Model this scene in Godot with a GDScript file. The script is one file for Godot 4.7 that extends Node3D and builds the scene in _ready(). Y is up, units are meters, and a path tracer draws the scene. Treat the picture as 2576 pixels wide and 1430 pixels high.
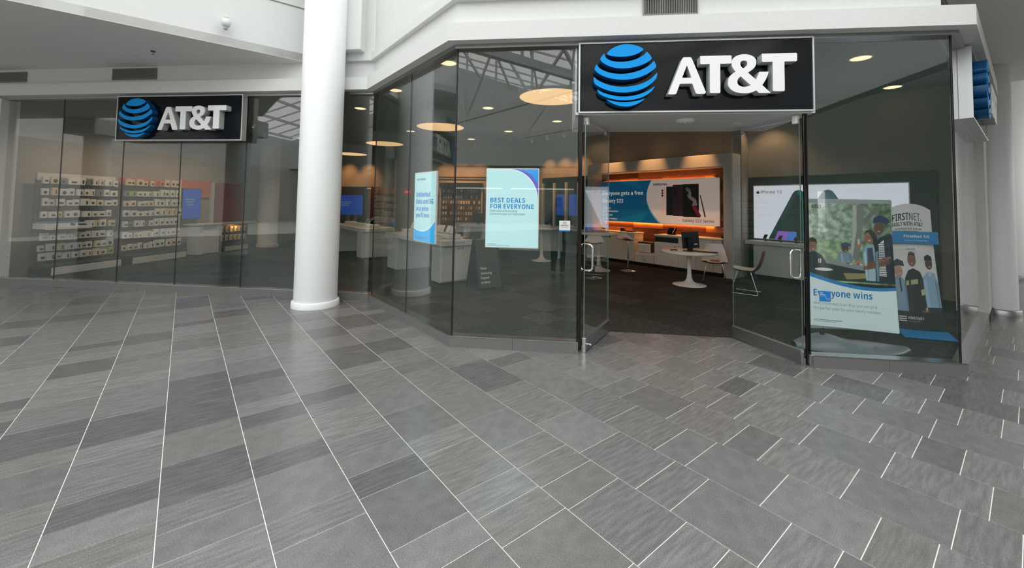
extends Node3D
# Shopping-mall corner store. Axes follow the storefront: x along the front glass, z out into the mall, y up, metres.

const R2 := 0.70710678
var M := {}            # materials
var used := {}         # names taken at top level
var boxes := {}        # shared bevelled boxes
var rng := RandomNumberGenerator.new()

func _ready() -> void:
	rng.seed = 20220613
	setup_camera_and_light()
	make_materials()
	mall_shell()
	mall_floor()
	store_shell()
	storefront()
	store_signs()
	carpet()
	ceiling_lamps()
	samsung_bay()
	phone_bay()
	seating()
	counters()
	accessory_wall()
	back_displays()
	window_displays()
	right_corridor()
	people()

func setup_camera_and_light() -> void:
	var cam := Camera3D.new()
	cam.name = "camera"
	var f := 1036.225
	var near := 0.03
	cam.set_frustum(1430.0 / f * near, Vector2((1288.0 - 1284.356) / f * near, -(715.0 - 467.139) / f * near), near, 200.0)
	cam.keep_aspect = Camera3D.KEEP_HEIGHT
	cam.transform = Transform3D(Basis(Vector3.UP, deg_to_rad(6.666)) * Basis(Vector3.RIGHT, 0.04487) * Basis(Vector3.BACK, 0.016213), Vector3(1.266, 1.7, 4.841))
	add_child(cam)
	cam.current = true
	var e := Environment.new()
	e.background_mode = Environment.BG_SKY
	var sm := ProceduralSkyMaterial.new()
	sm.sky_top_color = Color(0.95, 0.955, 0.95)
	sm.sky_horizon_color = Color(0.955, 0.957, 0.95)
	sm.ground_bottom_color = Color(0.5, 0.5, 0.48)
	sm.ground_horizon_color = Color(0.8, 0.82, 0.82)
	sm.sky_energy_multiplier = 1.0
	var sky := Sky.new()
	sky.sky_material = sm
	e.sky = sky
	e.background_energy_multiplier = 4.2
	e.tonemap_mode = Environment.TONE_MAPPER_LINEAR
	e.tonemap_exposure = 0.94
	e.sdfgi_enabled = true
	e.ssao_enabled = true
	e.ssil_enabled = true
	var we := WorldEnvironment.new()
	we.name = "world_environment"
	we.environment = e
	add_child(we)

# ---------------------------------------------------------------- helpers
func numbered(n: String) -> String:
	if not used.has(n):
		used[n] = 0
		return n
	used[n] += 1
	return "%s_%03d" % [n, used[n]]

func fr(x: float, z: float, deg: float, y := 0.0) -> Transform3D:
	return Transform3D(Basis(Vector3.UP, deg_to_rad(deg)), Vector3(x, y, z))

func T(x: float, y: float, z: float) -> Transform3D:
	return Transform3D(Basis(), Vector3(x, y, z))

func thing(called: String, label: String, category: String, xf := Transform3D(), group := "", kind := "") -> Node3D:
	var o := Node3D.new()
	o.name = numbered(called)
	add_child(o)
	o.transform = xf
	if label != "":
		o.set_meta("label", label)
	if category != "":
		o.set_meta("category", category)
	if group != "":
		o.set_meta("group", group)
	if kind != "":
		o.set_meta("kind", kind)
	return o

func struct(called: String, label: String, xf := Transform3D(), category := "") -> Node3D:
	return thing(called, label, category, xf, "", "structure")

func part(parent: Node, called: String, mesh, mat: Material, xf := Transform3D()) -> MeshInstance3D:
	var o := MeshInstance3D.new()
	o.name = called
	var me: Mesh
	if mesh is SurfaceTool:
		mesh.generate_normals()
		me = mesh.commit()
	else:
		me = mesh
	o.mesh = me
	o.material_override = mat
	o.transform = xf
	parent.add_child(o, true)
	return o

func solid(called: String, label: String, category: String, mesh, mat: Material, xf := Transform3D(), group := "", kind := "") -> MeshInstance3D:
	var o := part(self, numbered(called), mesh, mat, xf)
	if label != "":
		o.set_meta("label", label)
	if category != "":
		o.set_meta("category", category)
	if group != "":
		o.set_meta("group", group)
	if kind != "":
		o.set_meta("kind", kind)
	return o

func mb() -> SurfaceTool:
	var st := SurfaceTool.new()
	st.begin(Mesh.PRIMITIVE_TRIANGLES)
	st.set_smooth_group(-1)
	return st

func quad(st: SurfaceTool, a: Vector3, b: Vector3, c: Vector3, d: Vector3) -> void:
	for p in [a, b, c, a, c, d]:
		st.add_vertex(p)

func box(st: SurfaceTool, c: Vector3, s: Vector3, bas := Basis()) -> void:
	var h := s / 2.0
	var v := []
	for i in 8:
		v.append(c + bas * Vector3(h.x if i & 1 else -h.x, h.y if i & 2 else -h.y, h.z if i & 4 else -h.z))
	quad(st, v[4], v[6], v[7], v[5])
	quad(st, v[1], v[3], v[2], v[0])
	quad(st, v[0], v[2], v[6], v[4])
	quad(st, v[5], v[7], v[3], v[1])
	quad(st, v[6], v[2], v[3], v[7])
	quad(st, v[0], v[4], v[5], v[1])

func bbox(s: Vector3, b := 0.004) -> Mesh:
	# bevelled box, shared
	var key := "%.4f %.4f %.4f %.4f" % [s.x, s.y, s.z, b]
	if boxes.has(key):
		return boxes[key]
	var st := mb()
	var h := s / 2.0
	b = minf(b, minf(h.x, minf(h.y, h.z)) * 0.6)
	var i := h - Vector3(b, b, b)
	for ax in 3:
		var u := (ax + 1) % 3
		var w := (ax + 2) % 3
		for sg in [-1.0, 1.0]:
			var pts := []
			for q in [[-1, -1], [1, -1], [1, 1], [-1, 1]]:
				var p := Vector3()
				p[ax] = h[ax] * sg
				p[u] = i[u] * q[0]
				p[w] = i[w] * q[1]
				pts.append(p)
			if sg > 0:
				quad(st, pts[3], pts[2], pts[1], pts[0])
			else:
				quad(st, pts[0], pts[1], pts[2], pts[3])
		# edges along ax
		for su in [-1.0, 1.0]:
			for sw in [-1.0, 1.0]:
				var a := Vector3()
				a[u] = h[u] * su
				a[w] = i[w] * sw
				var c := Vector3()
				c[u] = i[u] * su
				c[w] = h[w] * sw
				var a0 := a
				var a1 := a
				var c0 := c
				var c1 := c
				a0[ax] = -i[ax]
				a1[ax] = i[ax]
				c0[ax] = -i[ax]
				c1[ax] = i[ax]
				if su * sw > 0:
					quad(st, c0, c1, a1, a0)
				else:
					quad(st, a0, a1, c1, c0)
	for sx in [-1.0, 1.0]:
		for sy in [-1.0, 1.0]:
			for sz in [-1.0, 1.0]:
				var p := Vector3(h.x * sx, i.y * sy, i.z * sz)
				var q := Vector3(i.x * sx, h.y * sy, i.z * sz)
				var r := Vector3(i.x * sx, i.y * sy, h.z * sz)
				if sx * sy * sz > 0:
					st.add_vertex(p); st.add_vertex(r); st.add_vertex(q)
				else:
					st.add_vertex(p); st.add_vertex(q); st.add_vertex(r)
	st.generate_normals()
	var me := st.commit()
	boxes[key] = me
	return me

func bpart(parent: Node, called: String, mat: Material, c: Vector3, s: Vector3, bev := 0.004, bas := Basis()) -> MeshInstance3D:
	return part(parent, called, bbox(s, bev), mat, Transform3D(bas, c))

func prism(st: SurfaceTool, poly: PackedVector2Array, z0: float, z1: float, xf := Transform3D()) -> void:
	# polygon in xy pushed from z0 to z1
	if not Geometry2D.is_polygon_clockwise(poly):
		poly = poly.duplicate()
		poly.reverse()
	var ix := Geometry2D.triangulate_polygon(poly)
	for k in range(0, ix.size(), 3):
		var a := poly[ix[k]]
		var b := poly[ix[k + 1]]
		var c := poly[ix[k + 2]]
		if (b - a).cross(c - a) > 0:
			var t := b
			b = c
			c = t
		for p in [a, b, c]:
			st.add_vertex(xf * Vector3(p.x, p.y, z1))
		for p in [a, c, b]:
			st.add_vertex(xf * Vector3(p.x, p.y, z0))
	for k in poly.size():
		var a := poly[k]
		var b := poly[(k + 1) % poly.size()]
		quad(st, xf * Vector3(a.x, a.y, z1), xf * Vector3(a.x, a.y, z0), xf * Vector3(b.x, b.y, z0), xf * Vector3(b.x, b.y, z1))

func slab(st: SurfaceTool, poly: PackedVector2Array, y0: float, y1: float) -> void:
	# polygon in (x, z) as a horizontal slab
	prism(st, poly, -y1, -y0, Transform3D(Basis(Vector3(1, 0, 0), Vector3(0, 0, 1), Vector3(0, -1, 0)), Vector3.ZERO))

func lathe(st: SurfaceTool, prof: Array, n: int, xf := Transform3D(), smooth := true) -> void:
	st.set_smooth_group(0 if smooth else -1)
	for k in n:
		var a0 := TAU * k / n
		var a1 := TAU * (k + 1) / n
		for j in prof.size() - 1:
			var p: Vector2 = prof[j]
			var q: Vector2 = prof[j + 1]
			var v0 := xf * Vector3(p.x * cos(a0), p.y, p.x * sin(a0))
			var v1 := xf * Vector3(p.x * cos(a1), p.y, p.x * sin(a1))
			var v2 := xf * Vector3(q.x * cos(a1), q.y, q.x * sin(a1))
			var v3 := xf * Vector3(q.x * cos(a0), q.y, q.x * sin(a0))
			if p.x > 1e-5:
				st.add_vertex(v0); st.add_vertex(v1); st.add_vertex(v2)
			if q.x > 1e-5:
				st.add_vertex(v0); st.add_vertex(v2); st.add_vertex(v3)
	st.set_smooth_group(-1)

func cyl(st: SurfaceTool, r: float, y0: float, y1: float, n := 24, xf := Transform3D()) -> void:
	st.set_smooth_group(0)
	for k in n:
		var a0 := TAU * k / n
		var a1 := TAU * (k + 1) / n
		var p := Vector3(r * cos(a0), 0, r * sin(a0))
		var q := Vector3(r * cos(a1), 0, r * sin(a1))
		var up0 := Vector3(0, y0, 0)
		var up1 := Vector3(0, y1, 0)
		st.set_smooth_group(1)
		quad(st, xf * (p + up0), xf * (q + up0), xf * (q + up1), xf * (p + up1))
		st.set_smooth_group(-1)
		st.add_vertex(xf * up1); st.add_vertex(xf * (p + up1)); st.add_vertex(xf * (q + up1))
		st.add_vertex(xf * up0); st.add_vertex(xf * (q + up0)); st.add_vertex(xf * (p + up0))

func tube(st: SurfaceTool, pts: Array, r: float, n := 8, closed := false) -> void:
	st.set_smooth_group(1)
	var rings := []
	var cnt := pts.size()
	var prev := Vector3.ZERO
	for k in cnt:
		var a: Vector3 = pts[(k - 1 + cnt) % cnt] if (closed or k > 0) else pts[k]
		var b: Vector3 = pts[(k + 1) % cnt] if (closed or k < cnt - 1) else pts[k]
		var d := (b - a).normalized()
		var side := prev - d * prev.dot(d)
		if side.length() < 0.05:
			side = d.cross(Vector3.UP if absf(d.y) < 0.9 else Vector3.RIGHT)
		side = side.normalized()
		prev = side
		var oth := d.cross(side)
		var ring := []
		for j in n:
			var t := TAU * j / n
			ring.append(pts[k] + (side * cos(t) + oth * sin(t)) * r)
		rings.append(ring)
	var last := cnt if closed else cnt - 1
	for k in last:
		var A: Array = rings[k]
		var B: Array = rings[(k + 1) % cnt]
		for j in n:
			var j2 := (j + 1) % n
			quad(st, A[j], A[j2], B[j2], B[j])
	if not closed:
		st.set_smooth_group(-1)
		for j in range(1, n - 1):
			st.add_vertex(rings[0][0]); st.add_vertex(rings[0][j + 1]); st.add_vertex(rings[0][j])
			st.add_vertex(rings[-1][0]); st.add_vertex(rings[-1][j]); st.add_vertex(rings[-1][j + 1])
	st.set_smooth_group(-1)

func bar(st: SurfaceTool, a: Vector3, b: Vector3, w: float, h := 0.0) -> void:
	if h == 0.0:
		h = w
	var d := b - a
	var z := d.normalized()
	var x := z.cross(Vector3.UP if absf(z.y) < 0.95 else Vector3.RIGHT).normalized()
	var y := x.cross(z)
	box(st, (a + b) / 2.0, Vector3(w, h, d.length()), Basis(x, y, -z))

func ring(c: Vector3, rx: float, ry: float, n := 24) -> Array:
	var out := []
	for k in n:
		out.append(c + Vector3(rx * cos(TAU * k / n), ry * sin(TAU * k / n), 0))
	return out

func vec2s(a: Array) -> PackedVector2Array:
	var out := PackedVector2Array()
	for k in range(0, a.size(), 2):
		out.append(Vector2(a[k], a[k + 1]))
	return out

func stroke_box(st: SurfaceTool, x0: float, y0: float, x1: float, y1: float, t: float, z0: float, z1: float) -> void:
	# picture-frame of four bars
	var zc := (z0 + z1) / 2.0
	var d := z1 - z0
	box(st, Vector3((x0 + x1) / 2.0, y1 - t / 2.0, zc), Vector3(x1 - x0, t, d))
	box(st, Vector3((x0 + x1) / 2.0, y0 + t / 2.0, zc), Vector3(x1 - x0, t, d))
	box(st, Vector3(x0 + t / 2.0, (y0 + y1) / 2.0, zc), Vector3(t, y1 - y0 - 2 * t, d))
	box(st, Vector3(x1 - t / 2.0, (y0 + y1) / 2.0, zc), Vector3(t, y1 - y0 - 2 * t, d))

var fonts := {}
func text(parent: Node, s: String, x: float, y: float, width: float, mat: Material, z := 0.0, bold := true, depth := 0.0015, height := 0.0, called := "lettering") -> MeshInstance3D:
	# lettering whose ink starts at x, stands on y and is `width` wide (and `height` high when given)
	var key := "b" if bold else "r"
	if not fonts.has(key):
		var f := SystemFont.new()
		f.font_names = PackedStringArray(["Droid Sans"])
		f.font_weight = 700 if bold else 400
		fonts[key] = f
	var tm := TextMesh.new()
	tm.text = s
	tm.font = fonts[key]
	tm.font_size = 48
	tm.pixel_size = 0.01
	tm.curve_step = 2.0
	tm.depth = 0.01
	tm.horizontal_alignment = HORIZONTAL_ALIGNMENT_LEFT
	var ab := tm.get_aabb()
	var sc := width / ab.size.x
	var sy := sc if height <= 0.0 else height / ab.size.y
	var xf := Transform3D(Basis.from_scale(Vector3(sc, sy, depth / 0.01)), Vector3(x - ab.position.x * sc, y - ab.position.y * sy, z + depth / 2.0))
	return part(parent, called, tm, mat, xf)

# prints ---------------------------------------------------------------
func ipoly(im: Image, pts: Array, col: Color) -> void:
	var n := pts.size() / 2
	var y0 := 1e9
	var y1 := -1e9
	for k in n:
		y0 = minf(y0, pts[2 * k + 1])
		y1 = maxf(y1, pts[2 * k + 1])
	for y in range(maxi(0, int(y0)), mini(im.get_height() - 1, int(y1)) + 1):
		var xs := []
		for k in n:
			var ax: float = pts[2 * k]
			var ay: float = pts[2 * k + 1]
			var bx: float = pts[2 * ((k + 1) % n)]
			var by: float = pts[2 * ((k + 1) % n) + 1]
			var yy := y + 0.5
			if (ay <= yy) != (by <= yy):
				xs.append(ax + (yy - ay) / (by - ay) * (bx - ax))
		xs.sort()
		for k in range(0, xs.size() - 1, 2):
			var a := int(round(xs[k]))
			var b := int(round(xs[k + 1]))
			if b > a:
				im.fill_rect(Rect2i(a, y, b - a, 1), col)

func itext(im: Image, s: String, x: float, y: float, width: float, col: Color, bold: bool) -> void:
	# printed lettering: ink from x, baseline-side edge at y, `width` pixels wide
	var holder := Node3D.new()
	var o := text(holder, s, 0, 0, width, null, 0.0, bold, 1.0)
	var tm: TextMesh = o.mesh
	tm.depth = 0.0
	var ar := tm.get_mesh_arrays()
	var vs: PackedVector3Array = ar[Mesh.ARRAY_VERTEX]
	var ix: PackedInt32Array = ar[Mesh.ARRAY_INDEX]
	for k in range(0, ix.size(), 3):
		var p := []
		for j in 3:
			var v := o.transform * vs[ix[k + j]]
			p.append(x + v.x)
			p.append(y - v.y)
		ipoly(im, p, col)
	holder.free()

func iell(im: Image, cx: float, cy: float, rx: float, ry: float, col: Color, ang := 0.0) -> void:
	var pts := []
	for k in 28:
		var v := Vector2(rx * cos(TAU * k / 28), ry * sin(TAU * k / 28)).rotated(ang)
		pts.append(cx + v.x)
		pts.append(cy + v.y)
	ipoly(im, pts, col)

func itex(im: Image, sc := 0.5) -> ImageTexture:
	im.resize(int(im.get_width() * sc), int(im.get_height() * sc), Image.INTERPOLATE_BILINEAR)
	return ImageTexture.create_from_image(im)

func print_mat(t: Texture2D, glow: float, rough := 0.35) -> StandardMaterial3D:
	var m := StandardMaterial3D.new()
	m.albedo_texture = t
	m.roughness = rough
	if glow > 0.0:
		m.emission_enabled = true
		m.emission = Color.BLACK
		m.emission_texture = t
		m.emission_energy_multiplier = glow
	return m

func qpart(parent: Node, called: String, mat: Material, c: Vector3, w: float, h: float, bas := Basis()) -> MeshInstance3D:
	var q := QuadMesh.new()
	q.size = Vector2(w, h)
	return part(parent, called, q, mat, Transform3D(bas, c))

# materials --------------------------------------------------------------
func mat(n: String, col: Color, rough := 0.6, metal := 0.0, spec := 0.5) -> StandardMaterial3D:
	var m := StandardMaterial3D.new()
	m.resource_name = n
	m.albedo_color = col
	m.roughness = rough
	m.metallic = metal
	m.metallic_specular = spec
	M[n] = m
	return m

func glow(n: String, col: Color, e: float) -> StandardMaterial3D:
	var m := mat(n, col, 0.5)
	m.emission_enabled = true
	m.emission = col
	m.emission_energy_multiplier = e
	return m

func noise_tex(seed_: int, freq: float, lo: Color, hi: Color, oct := 4, size := 512, kind := FastNoiseLite.TYPE_SIMPLEX_SMOOTH) -> NoiseTexture2D:
	var nz := FastNoiseLite.new()
	nz.seed = seed_
	nz.frequency = freq
	nz.noise_type = kind
	nz.fractal_octaves = oct
	var t := NoiseTexture2D.new()
	t.width = size
	t.height = size
	t.seamless = true
	t.noise = nz
	var g := Gradient.new()
	g.set_color(0, lo)
	g.set_color(1, hi)
	t.color_ramp = g
	return t

func grained(n: String, col: Color, tex: Texture2D, sc: Vector3, rough: float, tri := true) -> StandardMaterial3D:
	var m := mat(n, col, rough)
	m.albedo_texture = tex
	m.uv1_triplanar = tri
	m.uv1_world_triplanar = tri
	m.uv1_scale = sc
	return m

func make_materials() -> void:
	var fine := noise_tex(3, 0.05, Color(0.975, 0.975, 0.975), Color(1, 1, 1), 5)
	grained("white_paint", Color(0.86, 0.865, 0.86), fine, Vector3(0.6, 0.6, 0.6), 0.6)
	grained("soffit_paint", Color(0.9, 0.9, 0.89), fine, Vector3(0.6, 0.6, 0.6), 0.85)
	grained("column_paint", Color(0.9, 0.91, 0.91), fine, Vector3(0.7, 0.7, 0.7), 0.5)
	grained("store_wall", Color(0.63, 0.6, 0.56), fine, Vector3(0.8, 0.8, 0.8), 0.85)
	grained("store_ceiling", Color(0.6, 0.61, 0.6), fine, Vector3(0.8, 0.8, 0.8), 0.9)
	grained("plaster_white", Color(0.76, 0.755, 0.74), fine, Vector3(0.8, 0.8, 0.8), 0.7)
	mat("grout", Color(0.86, 0.86, 0.845), 0.85)
	# floor stone: fine speckle, a lengthwise streak or a soft cloud laid over it, a few tints
	var speck := noise_tex(11, 0.2, Color(0.7, 0.7, 0.7), Color(1, 1, 1), 4)
	var streak := noise_tex(12, 0.02, Color(0.8, 0.8, 0.802), Color(1, 1, 1), 6, 1024)
	var cloud := noise_tex(13, 0.012, Color(0.88, 0.885, 0.885), Color(1, 1, 1), 5)
	var tints := [Color(0.559, 0.557, 0.555), Color(0.532, 0.527, 0.521), Color(0.591, 0.587, 0.584), Color(0.505, 0.503, 0.501), Color(0.570, 0.561, 0.550), Color(0.537, 0.537, 0.535), Color(0.478, 0.476, 0.478), Color(0.575, 0.572, 0.570)]
	for k in 8:
		var m := mat("floor_stone_%d" % k, tints[k], 0.24, 0.0, 0.5)
		m.albedo_texture = speck
		m.uv1_scale = Vector3(1.5, 1.0, 1.5)
		m.uv1_offset = Vector3(0.13 * k, 0.29 * k, 0)
		m.detail_enabled = true
		m.detail_blend_mode = BaseMaterial3D.BLEND_MODE_MUL
		m.detail_uv_layer = BaseMaterial3D.DETAIL_UV_2
		m.detail_albedo = streak if k % 2 == 0 else cloud
		m.uv2_scale = Vector3(1.5, 0.2, 1) if k % 2 == 0 else Vector3(1.3, 1.0, 1)
		m.uv2_offset = Vector3(0.37 * k, 0.21 * k, 0)
	grained("kerb_stone", Color(0.5, 0.5, 0.495), speck, Vector3(2, 2, 2), 0.25)
	# carpet
	var pile := noise_tex(21, 0.16, Color(0.6, 0.6, 0.6), Color(1, 1, 1), 3)
	var patch := noise_tex(22, 0.02, Color(0.5, 0.5, 0.48), Color(1, 1, 1), 4)
	var ct := [Color(0.385, 0.37, 0.355), Color(0.345, 0.33, 0.31), Color(0.425, 0.415, 0.4), Color(0.325, 0.31, 0.295), Color(0.39, 0.38, 0.37), Color(0.36, 0.335, 0.31)]
	for k in 6:
		var m := mat("carpet_%d" % k, ct[k], 0.95, 0.0, 0.3)
		m.albedo_texture = pile
		m.uv1_scale = Vector3(3.0, 3.0, 3.0)
		m.detail_enabled = true
		m.detail_blend_mode = BaseMaterial3D.BLEND_MODE_MUL
		m.detail_uv_layer = BaseMaterial3D.DETAIL_UV_2
		m.detail_albedo = patch
		m.uv2_scale = Vector3(0.9, 3.2, 1) if k % 2 == 0 else Vector3(3.2, 0.9, 1)
		m.uv2_offset = Vector3(0.31 * k, 0.17 * k, 0)
	var g := mat("glass", Color(0.3, 0.48, 0.44, 0.045), 0.0, 0.0, 0.5)
	g.transparency = BaseMaterial3D.TRANSPARENCY_ALPHA
	var ge := mat("glass_edge", Color(0.36, 0.44, 0.42), 0.15)
	ge.metallic_specular = 0.6
	mat("silicone", Color(0.06, 0.065, 0.065), 0.5)
	mat("steel", Color(0.75, 0.76, 0.76), 0.22, 1.0)
	mat("brushed_steel", Color(0.62, 0.63, 0.63), 0.38, 1.0)
	mat("chrome", Color(0.87, 0.88, 0.88), 0.08, 1.0)
	mat("alu_frame", Color(0.78, 0.79, 0.79), 0.4, 0.7)
	mat("vent_grey", Color(0.5, 0.5, 0.49), 0.6)
	mat("vent_dark", Color(0.2, 0.2, 0.2), 0.8)
	mat("sign_navy", Color(0.06, 0.075, 0.095), 0.12, 0.0, 0.3)
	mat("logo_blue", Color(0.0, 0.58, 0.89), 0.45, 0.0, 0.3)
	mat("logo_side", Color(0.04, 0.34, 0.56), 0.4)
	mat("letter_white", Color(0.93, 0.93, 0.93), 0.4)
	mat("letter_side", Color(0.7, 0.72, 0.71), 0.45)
	mat("black", Color(0.03, 0.03, 0.032), 0.5)
	mat("black_gloss", Color(0.02, 0.02, 0.022), 0.12)
	mat("dark_grey", Color(0.2, 0.21, 0.21), 0.55)
	mat("niche_dark", Color(0.14, 0.17, 0.17), 0.4)
	mat("laminate", Color(0.8, 0.795, 0.77), 0.4)
	mat("laminate_edge", Color(0.66, 0.655, 0.63), 0.5)
	mat("counter_white", Color(0.78, 0.8, 0.78), 0.35)
	mat("table_white", Color(0.9, 0.9, 0.885), 0.2)
	mat("chair_white", Color(0.88, 0.85, 0.82), 0.22)
	mat("chair_red", Color(0.55, 0.14, 0.1), 0.3)
	mat("pack_white", Color(0.86, 0.86, 0.84), 0.4)
	mat("pack_cream", Color(0.84, 0.78, 0.64), 0.45)
	mat("pack_green", Color(0.6, 0.72, 0.24), 0.45)
	mat("pack_grey", Color(0.5, 0.5, 0.5), 0.45)
	mat("pack_orange", Color(0.85, 0.45, 0.22), 0.45)
	mat("pack_ink", Color(0.08, 0.08, 0.085), 0.35)
	mat("panel_brown", Color(0.35, 0.24, 0.195), 0.6)
	mat("panel_orange", Color(0.78, 0.38, 0.18), 0.55)
	mat("text_blue", Color(0.06, 0.45, 0.72), 0.5)
	mat("text_grey", Color(0.42, 0.48, 0.5), 0.5)
	mat("text_black", Color(0.08, 0.09, 0.1), 0.5)
	mat("text_white", Color(0.88, 0.89, 0.89), 0.5)
	glow("screen_text_blue", Color(0.02, 0.48, 0.74), 0.4)
	glow("screen_text_grey", Color(0.38, 0.5, 0.55), 0.45)
	glow("lightbox_text", Color(0.9, 0.9, 0.88), 0.35)
	mat("brand_blue", Color(0.05, 0.5, 0.74), 0.45)
	mat("base_grey", Color(0.56, 0.6, 0.61), 0.35)
	mat("foot_grey", Color(0.4, 0.44, 0.45), 0.35)
	mat("cardboard_white", Color(0.86, 0.86, 0.85), 0.55)
	glow("lamp_warm", Color(1.0, 0.82, 0.58), 0.95)
	glow("lamp_small", Color(1.0, 0.88, 0.68), 1.6)
	glow("spot_dot", Color(1.0, 0.95, 0.86), 4.0)
	glow("tv_blue", Color(0.08, 0.25, 0.6), 0.5)
	glow("exit_red", Color(0.9, 0.12, 0.1), 0.8)
	mat("denim", Color(0.13, 0.14, 0.17), 0.85)
	mat("shirt_blue", Color(0.16, 0.36, 0.52), 0.8)
	mat("skin", Color(0.72, 0.52, 0.42), 0.55)
	mat("shoe_grey", Color(0.62, 0.6, 0.58), 0.6)
	mat("hair", Color(0.1, 0.08, 0.07), 0.7)
	var wood := noise_tex(31, 0.02, Color(0.62, 0.6, 0.58), Color(1, 1, 1), 5)
	var wt := [Color(0.66, 0.38, 0.2), Color(0.54, 0.29, 0.14), Color(0.74, 0.47, 0.27), Color(0.47, 0.25, 0.13), Color(0.62, 0.35, 0.18)]
	for k in 5:
		var m := mat("plank_%d" % k, wt[k], 0.5)
		m.albedo_texture = wood
		m.uv1_triplanar = true
		m.uv1_scale = Vector3(0.5, 6.0, 0.5)
		m.uv1_offset = Vector3(0.2 * k, 0.3 * k, 0)

# ---------------------------------------------------------------- the mall hall
func offset_path(path: Array, d: float) -> Array:
	var out := []
	for k in path.size():
		var p: Vector2 = path[k]
		var n1 := Vector2.ZERO
		var n2 := Vector2.ZERO
		if k > 0:
			var e: Vector2 = (p - path[k - 1]).normalized()
			n1 = Vector2(-e.y, e.x)
		if k < path.size() - 1:
			var e: Vector2 = (path[k + 1] - p).normalized()
			n2 = Vector2(-e.y, e.x)
		if k == 0:
			n1 = n2
		if k == path.size() - 1:
			n2 = n1
		out.append(p + (n1 + n2) / (1.0 + n1.dot(n2)) * d)
	return out

func band(st: SurfaceTool, path: Array, d0: float, d1: float, y0: float, y1: float) -> void:
	var A := offset_path(path, d0)
	var B := offset_path(path, d1)
	var n := path.size()
	for k in n - 1:
		var a0 := Vector3(A[k].x, y0, A[k].y)
		var a1 := Vector3(A[k + 1].x, y0, A[k + 1].y)
		var b0 := Vector3(B[k].x, y0, B[k].y)
		var b1 := Vector3(B[k + 1].x, y0, B[k + 1].y)
		var u := Vector3(0, y1 - y0, 0)
		quad(st, b0, b0 + u, b1 + u, b1)
		quad(st, a1, a1 + u, a0 + u, a0)
		quad(st, b0 + u, a0 + u, a1 + u, b1 + u)
		quad(st, a0, b0, b1, a1)
		if k == 0:
			quad(st, a0, a0 + u, b0 + u, b0)
		if k == n - 2:
			quad(st, b1, b1 + u, a1 + u, a1)

const FRONT_L := [-9.95, -1.97]
func p2(x: float, z: float) -> Vector2:
	return Vector2(x, z)

func louvre_vent(called: String, label: String, xf: Transform3D, w: float, h: float, n: int, upright := false) -> void:
	var v := thing(called, label, "vent", xf, "air vents above the storefront")
	var st := mb()
	stroke_box(st, -w / 2, 0, w / 2, h, 0.015, 0.0, 0.02)
	part(v, "frame", st, M.vent_grey)
	bpart(v, "backing", M.vent_dark, Vector3(0, h / 2, 0.003), Vector3(w - 0.02, h - 0.02, 0.005), 0.001)
	for k in n:
		var t := (k + 0.5) / n
		if upright:
			bpart(v, "slat", M.vent_grey, Vector3(-w / 2 + 0.015 + (w - 0.03) * t, h / 2, 0.011), Vector3((w - 0.03) / n * 0.5, h - 0.03, 0.012), 0.001)
		else:
			bpart(v, "slat", M.vent_grey, Vector3(0, 0.015 + (h - 0.03) * t, 0.011), Vector3(w - 0.03, (h - 0.03) / n * 0.6, 0.012), 0.001)

func round_column(called: String, label: String, x: float, z: float, r: float, top: float, foot: Material) -> void:
	var c := struct(called, label, T(x, 0, z))
	var st := mb()
	lathe(st, [Vector2(0, top), Vector2(r, top), Vector2(r, 0.09), Vector2(r - 0.01, 0.02)], 56)
	part(c, "shaft", st, M.column_paint)
	st = mb()
	lathe(st, [Vector2(r, 0.098), Vector2(r + 0.024, 0.094), Vector2(r + 0.032, 0.084), Vector2(r + 0.034, 0.0)], 56)
	part(c, "base_ring", st, foot)

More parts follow.
